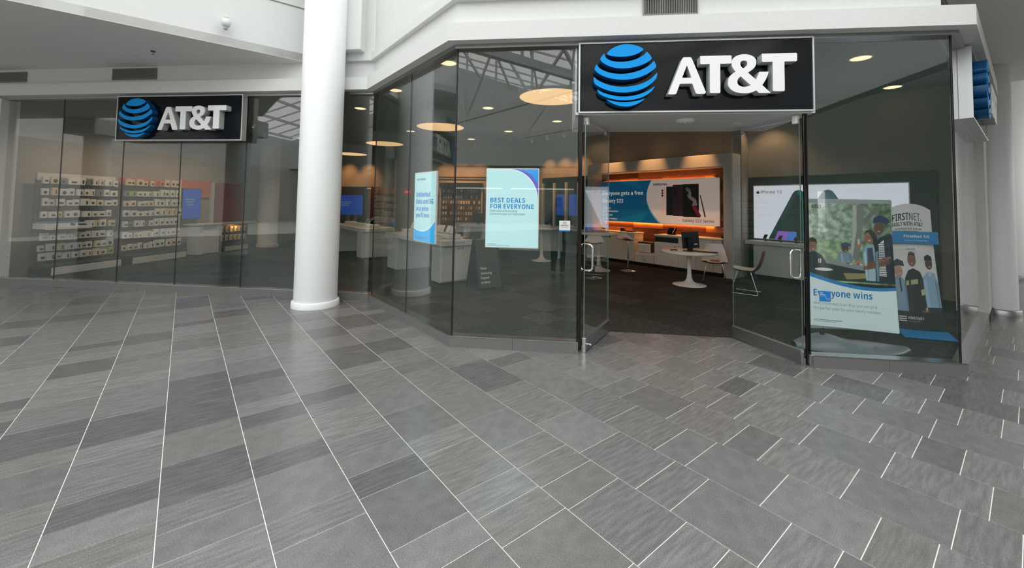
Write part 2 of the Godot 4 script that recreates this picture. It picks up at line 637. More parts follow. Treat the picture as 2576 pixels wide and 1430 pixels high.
func mall_shell() -> void:
	var store_line := [p2(-9.95, -1.97), p2(-1.97, -1.97), p2(0, 0), p2(5.48, 0), p2(9.2, -3.72)]
	# wall band with the vents, above the fascia
	var st := mb()
	band(st, [p2(-9.95, -1.97), p2(-1.97, -1.97), p2(0, 0), p2(5.33, 0)], -0.16, 0.0, 3.8, 4.2)
	var w := struct("wall_front", "white wall band with vents above the storefront fascia")
	part(w, "band", st, M.white_paint)
	# fascia beam
	st = mb()
	band(st, store_line, -0.16, 0.14, 3.635, 3.85)
	w = struct("trim_1", "projecting white fascia beam running above the glass")
	part(w, "beam", st, M.white_paint)
	# metal head channel over the glass
	st = mb()
	band(st, store_line, -0.12, 0.01, 3.585, 3.64)
	w = struct("trim_2", "brushed metal channel along the top of the glass")
	part(w, "channel", st, M.brushed_steel)
	# lip under the atrium wall
	st = mb()
	band(st, [p2(-2.62, -1.97), p2(-1.97, -1.97), p2(0, 0), p2(5.33, 0)], -0.02, 0.075, 4.165, 4.3)
	w = struct("trim_3", "white ledge at the foot of the atrium wall")
	part(w, "ledge", st, M.white_paint)
	# atrium walls
	st = mb()
	band(st, [p2(-21, 2.3), p2(-7.5, 2.3), p2(-3.22, -1.98), p2(-1.97, -1.97), p2(0, 0), p2(5.33, 0), p2(8, 2.67), p2(8, 23)], -0.3, 0.0, 4.185, 6.7)
	w = struct("wall_atrium", "tall white atrium walls above the low soffits")
	part(w, "face", st, M.white_paint)
	for q in [[-1.35, -1.35], [-0.6, -0.6]]:
		bpart(w, "joint", M.soffit_paint, Vector3(q[0], 5.5, q[1]) + Vector3(-R2, 0, R2) * 0.001, Vector3(0.012, 2.4, 0.006), 0.001, Basis(Vector3.UP, deg_to_rad(-45)))
	bpart(w, "coping_joint", M.vent_grey, Vector3(-5.0 + 0.002, 5.13, -0.2 + 0.002), Vector3(5.2, 0.02, 0.012), 0.002, Basis(Vector3.UP, deg_to_rad(45)))
	bpart(w, "pilaster", M.white_paint, Vector3(-2.33, 5.45, -1.86), Vector3(0.42, 2.3, 0.26), 0.006)
	st = mb()
	band(st, [p2(8, 23), p2(-21, 23), p2(-21, 2.3)], -0.3, 0.0, 4.185, 6.7)
	w = struct("wall_back", "white atrium walls on the far side of the hall")
	part(w, "face", st, M.white_paint)
	# soffits
	st = mb()
	slab(st, vec2s([-3.22, -1.98, -7.5, 2.3, -21, 2.3, -21, -1.98]), 4.18, 4.32)
	slab(st, vec2s([-21, 23, 8, 23, 8, 7.67, 21, 7.67, 21, 28, -21, 28]), 4.18, 4.32)
	w = struct("ceiling", "low grey soffit under the upper floor of the mall")
	part(w, "slab", st, M.soffit_paint)
	st = mb()
	slab(st, vec2s([5.33, -0.0, 8, 2.67, 8, 7.67, 17.2, 7.67, 17.2, 3.47, 9.5, -4.25]), 4.18, 4.32)
	w = struct("ceiling_001", "low grey soffit over the corridor beside the store corner")
	part(w, "slab", st, M.soffit_paint)
	# outer walls of the hall
	for q in [["wall_left", -21.0, 13.0, 0.2, 30.0], ["wall_right", 21.0, 17.8, 0.2, 20.6]]:
		w = struct(q[0], "plain hall wall beyond the columns")
		bpart(w, "face", M.plaster_white, Vector3(q[1], 2.1, q[2]), Vector3(q[3], 4.2, q[4]), 0.01)
	w = struct("wall_rear", "wall of shops on the far side of the hall")
	bpart(w, "face", M.plaster_white, Vector3(0, 3.6, 28), Vector3(42, 1.2, 0.2), 0.01)
	bpart(w, "shop_back", M.store_wall, Vector3(0, 1.5, 31), Vector3(42, 3.0, 0.2), 0.01)
	for k in 8:
		bpart(w, "pier", M.plaster_white, Vector3(-20 + 5.7 * k, 1.5, 28), Vector3(0.7, 3.0, 0.3), 0.01)
	w = struct("wall_left_001", "end wall of the left wing")
	bpart(w, "face", M.plaster_white, Vector3(-15.5, 2.1, -2.08), Vector3(11, 4.2, 0.2), 0.01)
	# glazed gable roof of the atrium on white trusses
	var roof := struct("roof", "glazed gable roof of the atrium")
	var cx := -6.5
	var hw := 14.7
	st = mb()
	for k in 8:
		var t := k / 7.0
		for sg in [-1.0, 1.0]:
			var x: float = cx + sg * hw * (1 - t)
			bar(st, Vector3(x, 6.95 + 4.4 * t, -2.3), Vector3(x, 6.95 + 4.4 * t, 23.4), 0.1, 0.18)
	part(roof, "purlin", st, M.white_paint)
	st = mb()
	for k in 18:
		var z := -2.3 + 1.5 * k
		for sg in [-1.0, 1.0]:
			bar(st, Vector3(cx + sg * hw, 7.05, z), Vector3(cx, 11.45, z), 0.06, 0.1)
	part(roof, "glazing_bar", st, M.white_paint)
	st = mb()
	for z in [-2.45, 23.5]:
		prism(st, vec2s([cx - hw - 0.2, 6.7, cx + hw + 0.2, 6.7, cx, 11.5]), z - 0.05, z + 0.05)
	part(roof, "gable", st, M.white_paint)
	# heavy diagonal trusses under the glass
	var n := 0
	for q in [[-4.0, 1.0], [4.5, 1.0], [13.0, 1.0], [-8.0, -1.0], [0.5, -1.0], [9.0, -1.0], [17.5, -1.0]]:
		var sg: float = q[1]
		var tr := struct("roof_truss", "white diagonal steel truss under the glazed roof")
		tr.set_meta("group", "roof trusses")
		var z0 := -1.5
		var z1 := 22.5
		# the truss runs in plan along (sg, 1) through (q0 + sg * z, z)
		var a0 := Vector3(q[0] + sg * (z0 - 4.0), 6.3, z0)
		var a1 := Vector3(q[0] + sg * (z1 - 4.0), 6.3, z1)
		var lo := maxf(0.0, (clampf(minf(a0.x, a1.x), -20.8, 7.7) - minf(a0.x, a1.x)) / absf(a1.x - a0.x))
		var hi := minf(1.0, (clampf(maxf(a0.x, a1.x), -20.8, 7.7) - minf(a0.x, a1.x)) / absf(a1.x - a0.x))
		if sg < 0:
			var t0 := lo
			lo = 1.0 - hi
			hi = 1.0 - t0
		var p := a0.lerp(a1, lo)
		var e := a0.lerp(a1, hi)
		st = mb()
		bar(st, p, e, 0.2, 0.28)
		part(tr, "bottom_chord", st, M.white_paint)
		st = mb()
		var steps := maxi(2, int(p.distance_to(e) / 2.6))
		var tops := []
		for k in steps + 1:
			var v := p.lerp(e, float(k) / steps)
			tops.append(Vector3(v.x, 6.85 + 4.4 * (1.0 - absf(v.x - cx) / hw), v.z))
		for k in steps:
			bar(st, tops[k], tops[k + 1], 0.16, 0.22)
		part(tr, "top_chord", st, M.white_paint)
		st = mb()
		for k in steps + 1:
			var v := p.lerp(e, float(k) / steps)
			if k > 0 and k < steps:
				bar(st, v, tops[k], 0.1)
			if k < steps:
				var v2 := p.lerp(e, float(k + 1) / steps)
				if k % 2 == 0:
					bar(st, v, tops[k + 1], 0.1)
				else:
					bar(st, tops[k], v2, 0.1)
		part(tr, "web", st, M.white_paint)
	# columns along the edge of the atrium
	round_column("column", "large round white column standing in front of the left glass", -2.66, -1.56, 0.328, 6.7, M.column_paint)
	round_column("column", "round white column along the atrium edge", -8.6, 2.75, 0.328, 6.7, M.column_paint)
	round_column("column", "round white column farther along the atrium edge", -13.6, 2.75, 0.328, 6.7, M.column_paint)
	round_column("column", "round white column under the soffit behind the viewer", 9.2, 3.2, 0.328, 4.2, M.column_paint)
	for q in [[-8.6, 2.75], [-13.6, 2.75]]:
		solid("column_beam", "white beam block where a column meets the soffit", "beam", bbox(Vector3(1.1, 0.5, 1.1), 0.01), M.white_paint, fr(q[0], q[1], 0, 3.93), "beam blocks on the columns", "structure")
	# vents and small fittings
	louvre_vent("air_vent", "grey slatted vent over the left sign", T(-6.71, 3.93, -1.965), 0.93, 0.215, 9)
	louvre_vent("air_vent", "grey slatted vent at the far left edge above the fascia", T(-9.42, 3.93, -1.965), 0.66, 0.2, 9)
	louvre_vent("air_vent", "fine-ribbed vent above the big entrance sign", T(2.52, 3.905, 0.005), 0.61, 0.2, 30, true)
	var cam := thing("ceiling_camera", "white round camera on an arm high on the atrium wall", "camera", T(-4.0, 4.55, -1.0))
	st = mb()
	lathe(st, [Vector2(0, 0.02), Vector2(0.05, 0.01), Vector2(0.068, -0.05), Vector2(0.055, -0.1), Vector2(0.02, -0.125), Vector2(0, -0.13)], 20)
	part(cam, "housing", st, M.white_paint)
	st = mb()
	lathe(st, [Vector2(0.035, -0.125), Vector2(0.03, -0.16), Vector2(0, -0.17)], 16)
	part(cam, "dome", st, M.alu_frame)
	bpart(cam, "arm", M.white_paint, Vector3(-0.1, 0.05, -0.1), Vector3(0.06, 0.05, 0.32), 0.01, Basis(Vector3.UP, deg_to_rad(45)))
	var sp := thing("sprinkler", "small dark sprinkler head under the left soffit", "sprinkler", T(-5.55, 4.18, -1.25))
	st = mb()
	cyl(st, 0.035, -0.012, 0.0, 16)
	part(sp, "plate", st, M.dark_grey)
	st = mb()
	cyl(st, 0.012, -0.05, 0.0, 10)
	cyl(st, 0.026, -0.056, -0.05, 12)
	part(sp, "head", st, M.steel)

# ---------------------------------------------------------------- stone floor
const TILE := 0.44884
const ROWS := {-3: [2.685, "HSSS"], -2: [0.523, "HHSSHHSSHS"], -1: [-1.103, "HSHHHSSHSHHHSSH"], 0: [-1.423, "HHSHSSHHSHSSS"], 1: [-1.767, "HHSSSHHHSSSHSHS"], 2: [-2.013, "HSHSHHSHSSHSSSH"],
	3: [-2.568, "HSHHHSHHSHSSSS"], 4: [-3.098, "SHHSHSSSHS"], 5: [-3.343, "HSHHHSSHSHHHSSHS"], 6: [-3.694, "HSHSSSHHSHSSHHSH"], 7: [-3.984, "HSSHSSHHS"], 8: [-4.024, "SSHSSHSHH"],
	9: [-4.13, "SSSHHSHHH"], 10: [-3.988, "HHSSHHSHS"], 11: [-3.796, "SHSHHH"], 12: [-3.909, "HHSHSS"], 13: [-4.209, "SSSHSH"]}

func tile_mesh(length: float) -> Mesh:
	var g := 0.0024
	var b := 0.0016
	var l := length / 2 - g
	var w := TILE / 2 - g
	var st := mb()
	var top := [Vector3(-l + b, 0, -w + b), Vector3(l - b, 0, -w + b), Vector3(l - b, 0, w - b), Vector3(-l + b, 0, w - b)]
	var mid := [Vector3(-l, -b, -w), Vector3(l, -b, -w), Vector3(l, -b, w), Vector3(-l, -b, w)]
	var low := [Vector3(-l, -0.01, -w), Vector3(l, -0.01, -w), Vector3(l, -0.01, w), Vector3(-l, -0.01, w)]
	var q := []
	q.append([top[0], top[1], top[2], top[3]])
	for k in 4:
		var j := (k + 1) % 4
		q.append([top[k], mid[k], mid[j], top[j]])
		q.append([mid[k], low[k], low[j], mid[j]])
	for f in q:
		for i in [0, 1, 2, 0, 2, 3]:
			var p: Vector3 = f[i]
			st.set_uv(Vector2(p.x, p.z))
			st.set_uv2(Vector2(p.x, p.z))
			st.add_vertex(p)
	st.generate_normals()
	return st.commit()

func mall_floor() -> void:
	var fl := struct("floor", "grey stone tile floor of the mall")
	bpart(fl, "grout_bed", M.grout, Vector3(2, -0.0535, 4), Vector3(60, 0.1, 60), 0.001)
	var store := vec2s([-1.97, -1.97, 0, 0, 1.5, 0, 1.95, -0.93, 3.55, -0.93, 4.0, 0, 5.48, 0, 9.0, -3.52, 5.4, -7.1, -0.8, -13, -10.2, -13, -10.2, -1.97])
	var r := RandomNumberGenerator.new()
	r.seed = 4
	var eye := Vector2(1.266, 4.841)
	var fwd := Vector2(-0.1161, -0.9932)
	var near_tiles := []
	var rest := []
	for row in range(-30, 44):
		var spans := []
		var a0: float
		var seq: String
		if ROWS.has(row):
			a0 = ROWS[row][0]
			seq = ROWS[row][1]
		else:
			a0 = -3.0 + r.randf() * 0.6
			seq = ""
		var a := a0
		for ch in seq:
			var l := TILE if ch == "S" else TILE / 2
			spans.append([a, l])
			a += l
		while a < 15.0:
			var l := TILE if r.randf() < 0.5 else TILE / 2
			spans.append([a, l])
			a += l
		a = a0
		while a > -22.0:
			var l := TILE if r.randf() < 0.5 else TILE / 2
			a -= l
			spans.append([a, l])
		for s in spans:
			var ac: float = s[0] + s[1] / 2
			var bc := -3.0217 + TILE * (row + 0.5)
			var p := Vector2((bc - ac) * R2, -(ac + bc) * R2)
			var mi := r.randi() % 8
			if s[1] < 0.3 and r.randf() < 0.6:
				mi = (mi / 2) * 2
			var sh := r.randf()
			if p.distance_to(eye) > 21.0:
				continue
			var inside := Geometry2D.is_point_in_polygon(p, store)
			if inside:
				var deep := true
				for d in [Vector2(0.4, 0), Vector2(-0.4, 0), Vector2(0, 0.4), Vector2(0, -0.4), Vector2(0.3, 0.3), Vector2(-0.3, 0.3)]:
					if not Geometry2D.is_point_in_polygon(p + d, store):
						deep = false
				if deep:
					continue
			var rel := p - eye
			var depth := rel.dot(fwd)
			var side := rel.dot(Vector2(-fwd.y, fwd.x))
			var seen := depth > 1.55 and absf(side) < depth * 1.27 + 0.4 and not inside
			var item := [depth if seen else 999.0, p, s[1], mi, sh]
			if seen:
				near_tiles.append(item)
			else:
				rest.append(item)
	near_tiles.sort_custom(func(x, y): return x[0] < y[0])
	rest.append_array(near_tiles.slice(300))
	near_tiles = near_tiles.slice(0, 300)
	var whole := tile_mesh(TILE)
	var half := tile_mesh(TILE / 2)
	for it in near_tiles:
		var p: Vector2 = it[1]
		var flip := 180.0 if it[4] > 0.5 else 0.0
		part(fl, "tile", whole if it[2] > 0.3 else half, M["floor_stone_%d" % it[3]], fr(p.x, p.y, 135 + flip, (it[4] - 0.5) * 0.0006))
	var am := ArrayMesh.new()
	var stx := []
	for k in 8:
		stx.append(mb())
	for it in rest:
		var st: SurfaceTool = stx[it[3]]
		var xf := fr(it[1].x, it[1].y, 135)
		var l: float = it[2] / 2 - 0.0028
		var w := TILE / 2 - 0.0028
		for q in [[-1, -1], [1, -1], [1, 1], [-1, -1], [1, 1], [-1, 1]]:
			st.set_uv(Vector2(l * q[0], w * q[1]) + Vector2(it[4], it[4] * 3))
			st.set_uv2(Vector2(l * q[0], w * q[1]) + Vector2(it[4] * 2, it[4]))
			st.set_normal(Vector3.UP)
			st.add_vertex(xf * Vector3(l * q[0], 0, w * q[1]))
	for k in 8:
		stx[k].commit(am)
		am.surface_set_material(am.get_surface_count() - 1, M["floor_stone_%d" % k])
	var o := MeshInstance3D.new()
	o.name = "tiles_beyond"
	o.mesh = am
	o.set_meta("kind", "stuff")
	fl.add_child(o, true)

# ---------------------------------------------------------------- the store's shell
func wall_run(called: String, label: String, x0: float, z0: float, x1: float, z1: float, y0: float, y1: float, m: Material, thick := 0.12) -> Node3D:
	var w := struct(called, label)
	var st := mb()
	band(st, [p2(x0, z0), p2(x1, z1)], -thick, 0.0, y0, y1)
	part(w, "face", st, m)
	return w

func store_shell() -> void:
	var c := struct("ceiling_002", "pale store ceiling with recessed lamps")
	var st := mb()
	slab(st, vec2s([-10.2, -2.1, -1.95, -2.1, -0.05, -0.14, 5.43, -0.14, 9.0, -3.7, 5.4, -7.3, -0.6, -13.2, -10.2, -13.2]), 4.15, 4.32)
	part(c, "slab", st, M.store_ceiling)
	for q in [[4.9, -1.05, 1.9], [4.7, -1.3, 1.7], [4.5, -1.55, 1.5]]:
		bpart(c, "slot_diffuser", M.vent_grey, Vector3(q[0], 4.146, q[1]), Vector3(q[2], 0.012, 0.1), 0.002)
	bpart(c, "access_panel", M.vent_grey, Vector3(4.9, 4.147, -3.2), Vector3(1.1, 0.01, 0.7), 0.002)
	wall_run("wall_left_002", "left side wall of the store behind the accessories", -10.0, -1.9, -10.0, -13.1, 0, 4.2, M.store_wall)
	wall_run("wall_back_001", "brown back wall of the store", -10.1, -12.35, 0.2, -12.35, 0, 4.2, M.store_wall)
	wall_run("wall_diagonal", "diagonal beige wall behind the wood-lined bay", -0.9, -12.55, 5.75, -5.9, 0, 4.2, M.store_wall)
	wall_run("wall_diagonal_001", "beige wall around the bright phone lightbox", 5.95, -6.64, 9.04, -3.55, 0, 4.2, M.store_wall)
	wall_run("wall_return", "short wall between the two display bays", 5.75, -5.9, 6.1, -6.35, 0, 4.2, M.store_wall)
	# white pier at the right end of the glass
	var w := struct("wall_pier", "white wall pier at the end of the side glass")
	st = mb()
	band(st, [p2(7.9, -2.42), p2(9.05, -3.57)], -0.35, 0.0, 0.1, 3.6)
	part(w, "face", st, M.plaster_white)
	st = mb()
	band(st, [p2(7.9, -2.42), p2(9.05, -3.57)], -0.36, 0.01, 0, 0.11)
	part(w, "baseboard", st, M.black)
	var e := struct("wall_end", "white end post left of the leftmost pane")
	bpart(e, "face", M.white_paint, Vector3(-9.72, 1.8, -2.05), Vector3(0.36, 3.6, 0.3), 0.006)
	round_column("column", "round column inside the store beside the wall screens", -9.28, -9.15, 0.33, 4.15, M.plaster_white)

# ---------------------------------------------------------------- glass front
func pane(called: String, label: String, xf: Transform3D, x0: float, x1: float, y0: float, y1: float) -> Node3D:
	var w := struct(called, label, xf)
	bpart(w, "pane", M.glass, Vector3((x0 + x1) / 2, (y0 + y1) / 2, -0.06), Vector3(x1 - x0 - 0.008, y1 - y0, 0.012), 0.0012)
	return w

func joint(w: Node3D, x: float, y0: float, y1: float) -> void:
	bpart(w, "joint", M.silicone, Vector3(x, (y0 + y1) / 2, -0.06), Vector3(0.012, y1 - y0, 0.016), 0.002)

func door_leaf(called: String, label: String, xf: Transform3D, sgn: float) -> void:
	# local x runs from the pivot to the free edge
	var d := struct(called, label, xf)
	bpart(d, "glass", M.glass, Vector3(0.475, 1.385, 0), Vector3(0.93, 2.63, 0.012), 0.0012)
	for x in [0.008, 0.942]:
		bpart(d, "polished_edge", M.glass_edge, Vector3(x, 1.385, 0), Vector3(0.004, 2.63, 0.0125), 0.001)
	bpart(d, "bottom_rail", M.brushed_steel, Vector3(0.475, 0.085, 0), Vector3(0.95, 0.15, 0.045), 0.004)
	var st := mb()
	cyl(st, 0.016, 0, 0.03, 14, Transform3D(Basis(Vector3.RIGHT, PI / 2), Vector3(0.09, 0.075, 0.022)))
	cyl(st, 0.01, 0.03, 0.04, 12, Transform3D(Basis(Vector3.RIGHT, PI / 2), Vector3(0.09, 0.075, 0.022)))
	part(d, "lock", st, M.chrome)
	bpart(d, "pivot_cap", M.steel, Vector3(0.012, 0.085, 0), Vector3(0.03, 0.17, 0.055), 0.003)
	bpart(d, "top_patch", M.brushed_steel, Vector3(0.86, 2.68, 0), Vector3(0.17, 0.06, 0.04), 0.003)
	bpart(d, "top_pivot", M.letter_white, Vector3(0.05, 2.7, 0), Vector3(0.055, 0.09, 0.05), 0.004)
	# pull handle: rounded loop through the glass
	var h := part(d, "handle", handle_mesh(), M.chrome, T(0.075, 1.085, 0))
	h.rotation.y = 0

func handle_mesh() -> SurfaceTool:
	# a loop standing across the glass, half on either side
	var pts := []
	var hx := 0.075
	var hy := 0.155
	var rad := 0.05
	for q in [[1, 1, 0.0], [-1, 1, PI / 2], [-1, -1, PI], [1, -1, PI * 1.5]]:
		for k in 7:
			var t: float = q[2] + PI / 2 * k / 6.0
			pts.append(Vector3(0, q[1] * (hy - rad) + rad * sin(t), q[0] * (hx - rad) + rad * cos(t)))
	var st := mb()
	tube(st, pts, 0.0135, 10, true)
	return st

func storefront() -> void:
	# stone kerb under the glass, cut where the doors are
	var runs := [[[p2(-9.95, -1.97), p2(-1.97, -1.97), p2(0, 0), p2(1.5, 0)], "grey stone kerb under the left and middle glass"], [[p2(4.0, 0), p2(5.48, 0), p2(9.05, -3.57)], "grey stone kerb under the right corner glass"]]
	var i := 4
	for r in runs:
		var k := struct("trim_%d" % i, r[1])
		i += 1
		var path: Array = r[0]
		for s in path.size() - 1:
			var a: Vector2 = path[s]
			var b: Vector2 = path[s + 1]
			var n := maxi(1, int(round(a.distance_to(b) / 0.9)))
			for j in n:
				var q0 := a.lerp(b, float(j) / n)
				var q1 := a.lerp(b, float(j + 1) / n)
				var pth := [q0, q1]
				var st := mb()
				var e := (b - a).normalized() * 0.0015
				band(st, [q0 + (e if j > 0 else Vector2.ZERO), q1 - (e if j < n - 1 else Vector2.ZERO)], -0.115, 0.0, 0.0, 0.124)
				part(k, "stone", st, M.kerb_stone)
		var st2 := mb()
		band(st2, path, -0.12, 0.003, 0.122, 0.132)
		part(k, "metal_cap", st2, M.steel)
	var jamb := struct("trim_6", "dark metal jamb at the left side of the entrance")
	bpart(jamb, "post", M.black_gloss, Vector3(1.515, 1.42, -0.06), Vector3(0.045, 2.7, 0.05), 0.004)
	bpart(jamb, "cover", M.steel, Vector3(1.5, 0.066, -0.055), Vector3(0.008, 0.132, 0.115), 0.002)
	jamb = struct("trim_7", "slim steel jamb at the right side of the entrance")
	bpart(jamb, "post", M.black_gloss, Vector3(3.975, 1.42, -0.06), Vector3(0.03, 2.7, 0.03), 0.004)
	bpart(jamb, "cover", M.steel, Vector3(3.985, 0.066, -0.055), Vector3(0.03, 0.132, 0.115), 0.002)
	# panes, left to right
	var zl := T(0, 0, -1.97)
	var xs := [-9.53, -8.28, -6.93, -5.72, -4.4, -3.31, -1.99]
	for k in 6:
		var top := 2.755 if (k == 2 or k == 3) else 3.59
		var w := pane("window_%d" % (k + 1), "tall storefront glass pane left of the big column" if k < 5 else "glass pane behind the big column", zl, xs[k], xs[k + 1], 0.13, top)
		if k > 0:
			joint(w, xs[k], 0.13, 2.755 if k == 3 else 3.59)
	var an := fr(-1.97, -1.97, -45)
	var w := pane("window_7", "far pane of the angled glass", an, 0.02, 1.42, 0.13, 3.59)
	joint(w, 0.03, 0.13, 3.59)
	w = pane("window_8", "near pane of the angled glass", an, 1.42, 2.77, 0.13, 3.59)
	joint(w, 1.42, 0.13, 3.59)
	w = pane("window_9", "glass pane left of the entrance", Transform3D(), 0.02, 1.49, 0.13, 3.59)
	bpart(w, "corner_joint", M.silicone, Vector3(0.012, 1.86, -0.055), Vector3(0.02, 3.46, 0.02), 0.003)
	w = pane("window_10", "glass pane right of the entrance", Transform3D(), 4.0, 5.45, 0.13, 3.59)
	joint(w, 4.0, 0.13, 3.59)
	bpart(w, "corner_joint", M.silicone, Vector3(5.455, 1.86, -0.055), Vector3(0.018, 3.46, 0.018), 0.003)
	var rt := fr(5.48, 0, 45)
	w = pane("window_11", "side glass pane of the right corner", rt, 0.03, 1.7, 0.13, 3.59)
	w = pane("window_12", "far side glass pane beside the white pier", rt, 1.7, 3.4, 0.13, 3.59)
	# doors standing open inwards
	door_leaf("door_1", "open glass entrance door on the left", fr(1.57, -0.055, 66.5), 1.0)
	door_leaf("door_2", "open glass entrance door on the right", fr(3.93, -0.055, 113.5), -1.0)
	# header box over the entrance
	var h := struct("trim_8", "white underside of the entrance header")
	bpart(h, "soffit", M.white_paint, Vector3(2.765, 2.775, -0.6), Vector3(2.62, 0.03, 1.15), 0.004)
	bpart(h, "back_panel", M.store_wall, Vector3(2.765, 3.47, -1.17), Vector3(2.62, 1.36, 0.03), 0.004)
	for x in [1.46, 4.07]:
		bpart(h, "side_panel", M.white_paint, Vector3(x, 3.47, -0.62), Vector3(0.02, 1.36, 1.1), 0.004)
	var sm := thing("smoke_detector", "round white sensor under the entrance header", "detector", T(2.79, 2.76, -0.36))
	var st := mb()
	lathe(st, [Vector2(0.105, 0), Vector2(0.105, -0.02), Vector2(0.06, -0.035), Vector2(0.0, -0.037)], 32)
	part(sm, "housing", st, M.letter_white)
	st = mb()
	lathe(st, [Vector2(0.03, -0.036), Vector2(0.025, -0.05), Vector2(0, -0.054)], 20)
	part(sm, "lens", st, M.alu_frame)
	st = mb()
	cyl(st, 0.055, -0.006, 0.0, 24)
	solid("cover_plate", "small flush disc beside the sensor under the entrance header", "plate", st, M.letter_white, T(3.5, 2.76, -0.6))

# ---------------------------------------------------------------- the three illuminated signs
const STRIPES := [
	[465, 290, 500, 310, 600, 320, 700, 315, 780, 285, 815, 258, 800, 240, 760, 220, 700, 205, 640, 200, 580, 210, 520, 235, 480, 268],
	[445, 283, 415, 312, 398, 345, 450, 390, 540, 425, 640, 432, 740, 420, 830, 390, 890, 352, 892, 335, 872, 305, 845, 277, 810, 315, 740, 350, 640, 370, 540, 365, 480, 345, 447, 312],
	[368, 384, 354, 412, 348, 440, 400, 485, 500, 525, 620, 540, 740, 530, 850, 490, 935, 430, 931, 400, 912, 364, 870, 410, 780, 455, 660, 483, 540, 480, 450, 455, 390, 420],
	[342, 503, 343, 540, 352, 572, 400, 605, 500, 645, 620, 660, 740, 650, 850, 610, 930, 540, 942, 505, 942, 475, 880, 540, 780, 585, 660, 607, 540, 600, 430, 565, 370, 530],
	[378, 624, 385, 648, 402, 672, 470, 705, 560, 727, 640, 732, 740, 725, 830, 695, 890, 650, 908, 626, 922, 600, 860, 645, 770, 680, 660, 697, 560, 692, 460, 668, 400, 640],
	[468, 719, 490, 742, 560, 776, 640, 792, 720, 782, 790, 750, 832, 715, 760, 738, 660, 750, 560, 745, 490, 728]]

func globe_sign(label: String, xf: Transform3D) -> void:
	# panel 2.55 x 0.83, its lower left corner at the origin
	var s := thing("storefront_sign", label, "sign", xf)
	var W := 2.55
	var Hh := 0.83
	bpart(s, "panel", M.sign_navy, Vector3(W / 2, Hh / 2, 0.0), Vector3(W - 0.04, Hh - 0.04, 0.1), 0.003)
	var st := mb()
	stroke_box(st, 0, 0, W, Hh, 0.017, -0.05, 0.062)
	part(s, "frame", st, M.alu_frame)
	var k := 0.0012
	var v := 0.00125
	for poly in STRIPES:
		var pts := PackedVector2Array()
		for j in range(0, poly.size(), 2):
			pts.append(Vector2((poly[j] - 641) * k, (500 - poly[j + 1]) * v) * 0.97)
		pts = rounded(rounded(pts))
		st = mb()
		prism(st, pts, 0.0, 0.108)
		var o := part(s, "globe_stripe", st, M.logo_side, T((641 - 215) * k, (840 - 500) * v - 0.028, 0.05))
		st = mb()
		prism(st, pts, 0.108, 0.112)
		part(o, "face", st, M.logo_blue)
	var A := [1030, 672, 1168, 318, 1180, 306, 1245, 306, 1258, 318, 1392, 660, 1380, 676, 1310, 676, 1296, 668, 1263, 572, 1144, 572, 1110, 668, 1098, 676, 1036, 676]
	var tri := [1165, 512, 1212, 385, 1255, 512]
	var tee := [1340, 298, 1628, 298, 1635, 305, 1635, 372, 1628, 380, 1528, 380, 1528, 662, 1520, 670, 1438, 670, 1430, 662, 1430, 380, 1346, 380, 1340, 372]
	k = 0.00111
	v = 0.00112
	letter(s, A, tri, k, v)
	letter(s, tee, [], k, v)
	var t2 := []
	for j in range(0, tee.size(), 2):
		t2.append(1918 + (tee[j] - 1340) * 1.085)
		t2.append(tee[j + 1] - 9)
	letter(s, t2, [], k, v)
	# ampersand
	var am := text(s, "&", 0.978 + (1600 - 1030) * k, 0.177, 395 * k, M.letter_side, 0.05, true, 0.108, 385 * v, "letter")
	text(s, "&", 0.978 + (1600 - 1030) * k, 0.177, 395 * k, M.letter_white, 0.158, true, 0.006, 385 * v, "letter_face")

func rounded(p: PackedVector2Array) -> PackedVector2Array:
	# corner cutting, lighter at the sharp tips
	var out := PackedVector2Array()
	var n := p.size()
	for k in n:
		var a := p[(k - 1 + n) % n]
		var b := p[k]
		var c := p[(k + 1) % n]
		var sharp := (b - a).normalized().dot((c - b).normalized())
		var t := 0.25 if sharp > 0.2 else 0.06
		out.append(b.lerp(a, t))
		out.append(b.lerp(c, t))
	return out

func letter(s: Node3D, pts: Array, hole: Array, k: float, v: float) -> void:
	var poly := PackedVector2Array()
	for j in range(0, pts.size(), 2):
		poly.append(Vector2(0.978 + (pts[j] - 1030) * k, 0.177 + (676 - pts[j + 1]) * v))
	if hole.size() > 0:
		# join the hole to the outline by a cut from its lowest left point down to the crossbar's lower edge
		var h := PackedVector2Array()
		for j in range(0, hole.size(), 2):
			h.append(Vector2(0.978 + (hole[j] - 1030) * k, 0.177 + (676 - hole[j + 1]) * v))
		var at := 10
		var out := PackedVector2Array()
		for j in poly.size():
			out.append(poly[j])
			if j == at:
				out.append(h[0])
				out.append(h[2])
				out.append(h[1])
				out.append(h[0] + Vector2(0.0002, 0))
				out.append(poly[at] + Vector2(0.0002, 0))
		poly = out
	var st := mb()
	prism(st, poly, 0.0, 0.108)
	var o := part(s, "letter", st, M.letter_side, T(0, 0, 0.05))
	st = mb()
	prism(st, poly, 0.108, 0.114)
	part(o, "face", st, M.letter_white)

func store_signs() -> void:
	globe_sign("large black sign with blue striped globe above the entrance", T(1.485, 2.77, -0.02))
	globe_sign("smaller-looking black globe sign on the left glass front", T(-6.9, 2.755, -1.9))
	globe_sign("globe sign seen edge-on at the right corner", fr(5.48 + R2 * 0.6, -R2 * 0.6, 45, 2.77))
	var sr := struct("trim_9", "aluminium box behind the edge-on corner sign", fr(5.48, 0, 45))
	bpart(sr, "box", M.alu_frame, Vector3(0.6 + 1.275, 3.185, -0.06), Vector3(2.55, 0.83, 0.02), 0.004)

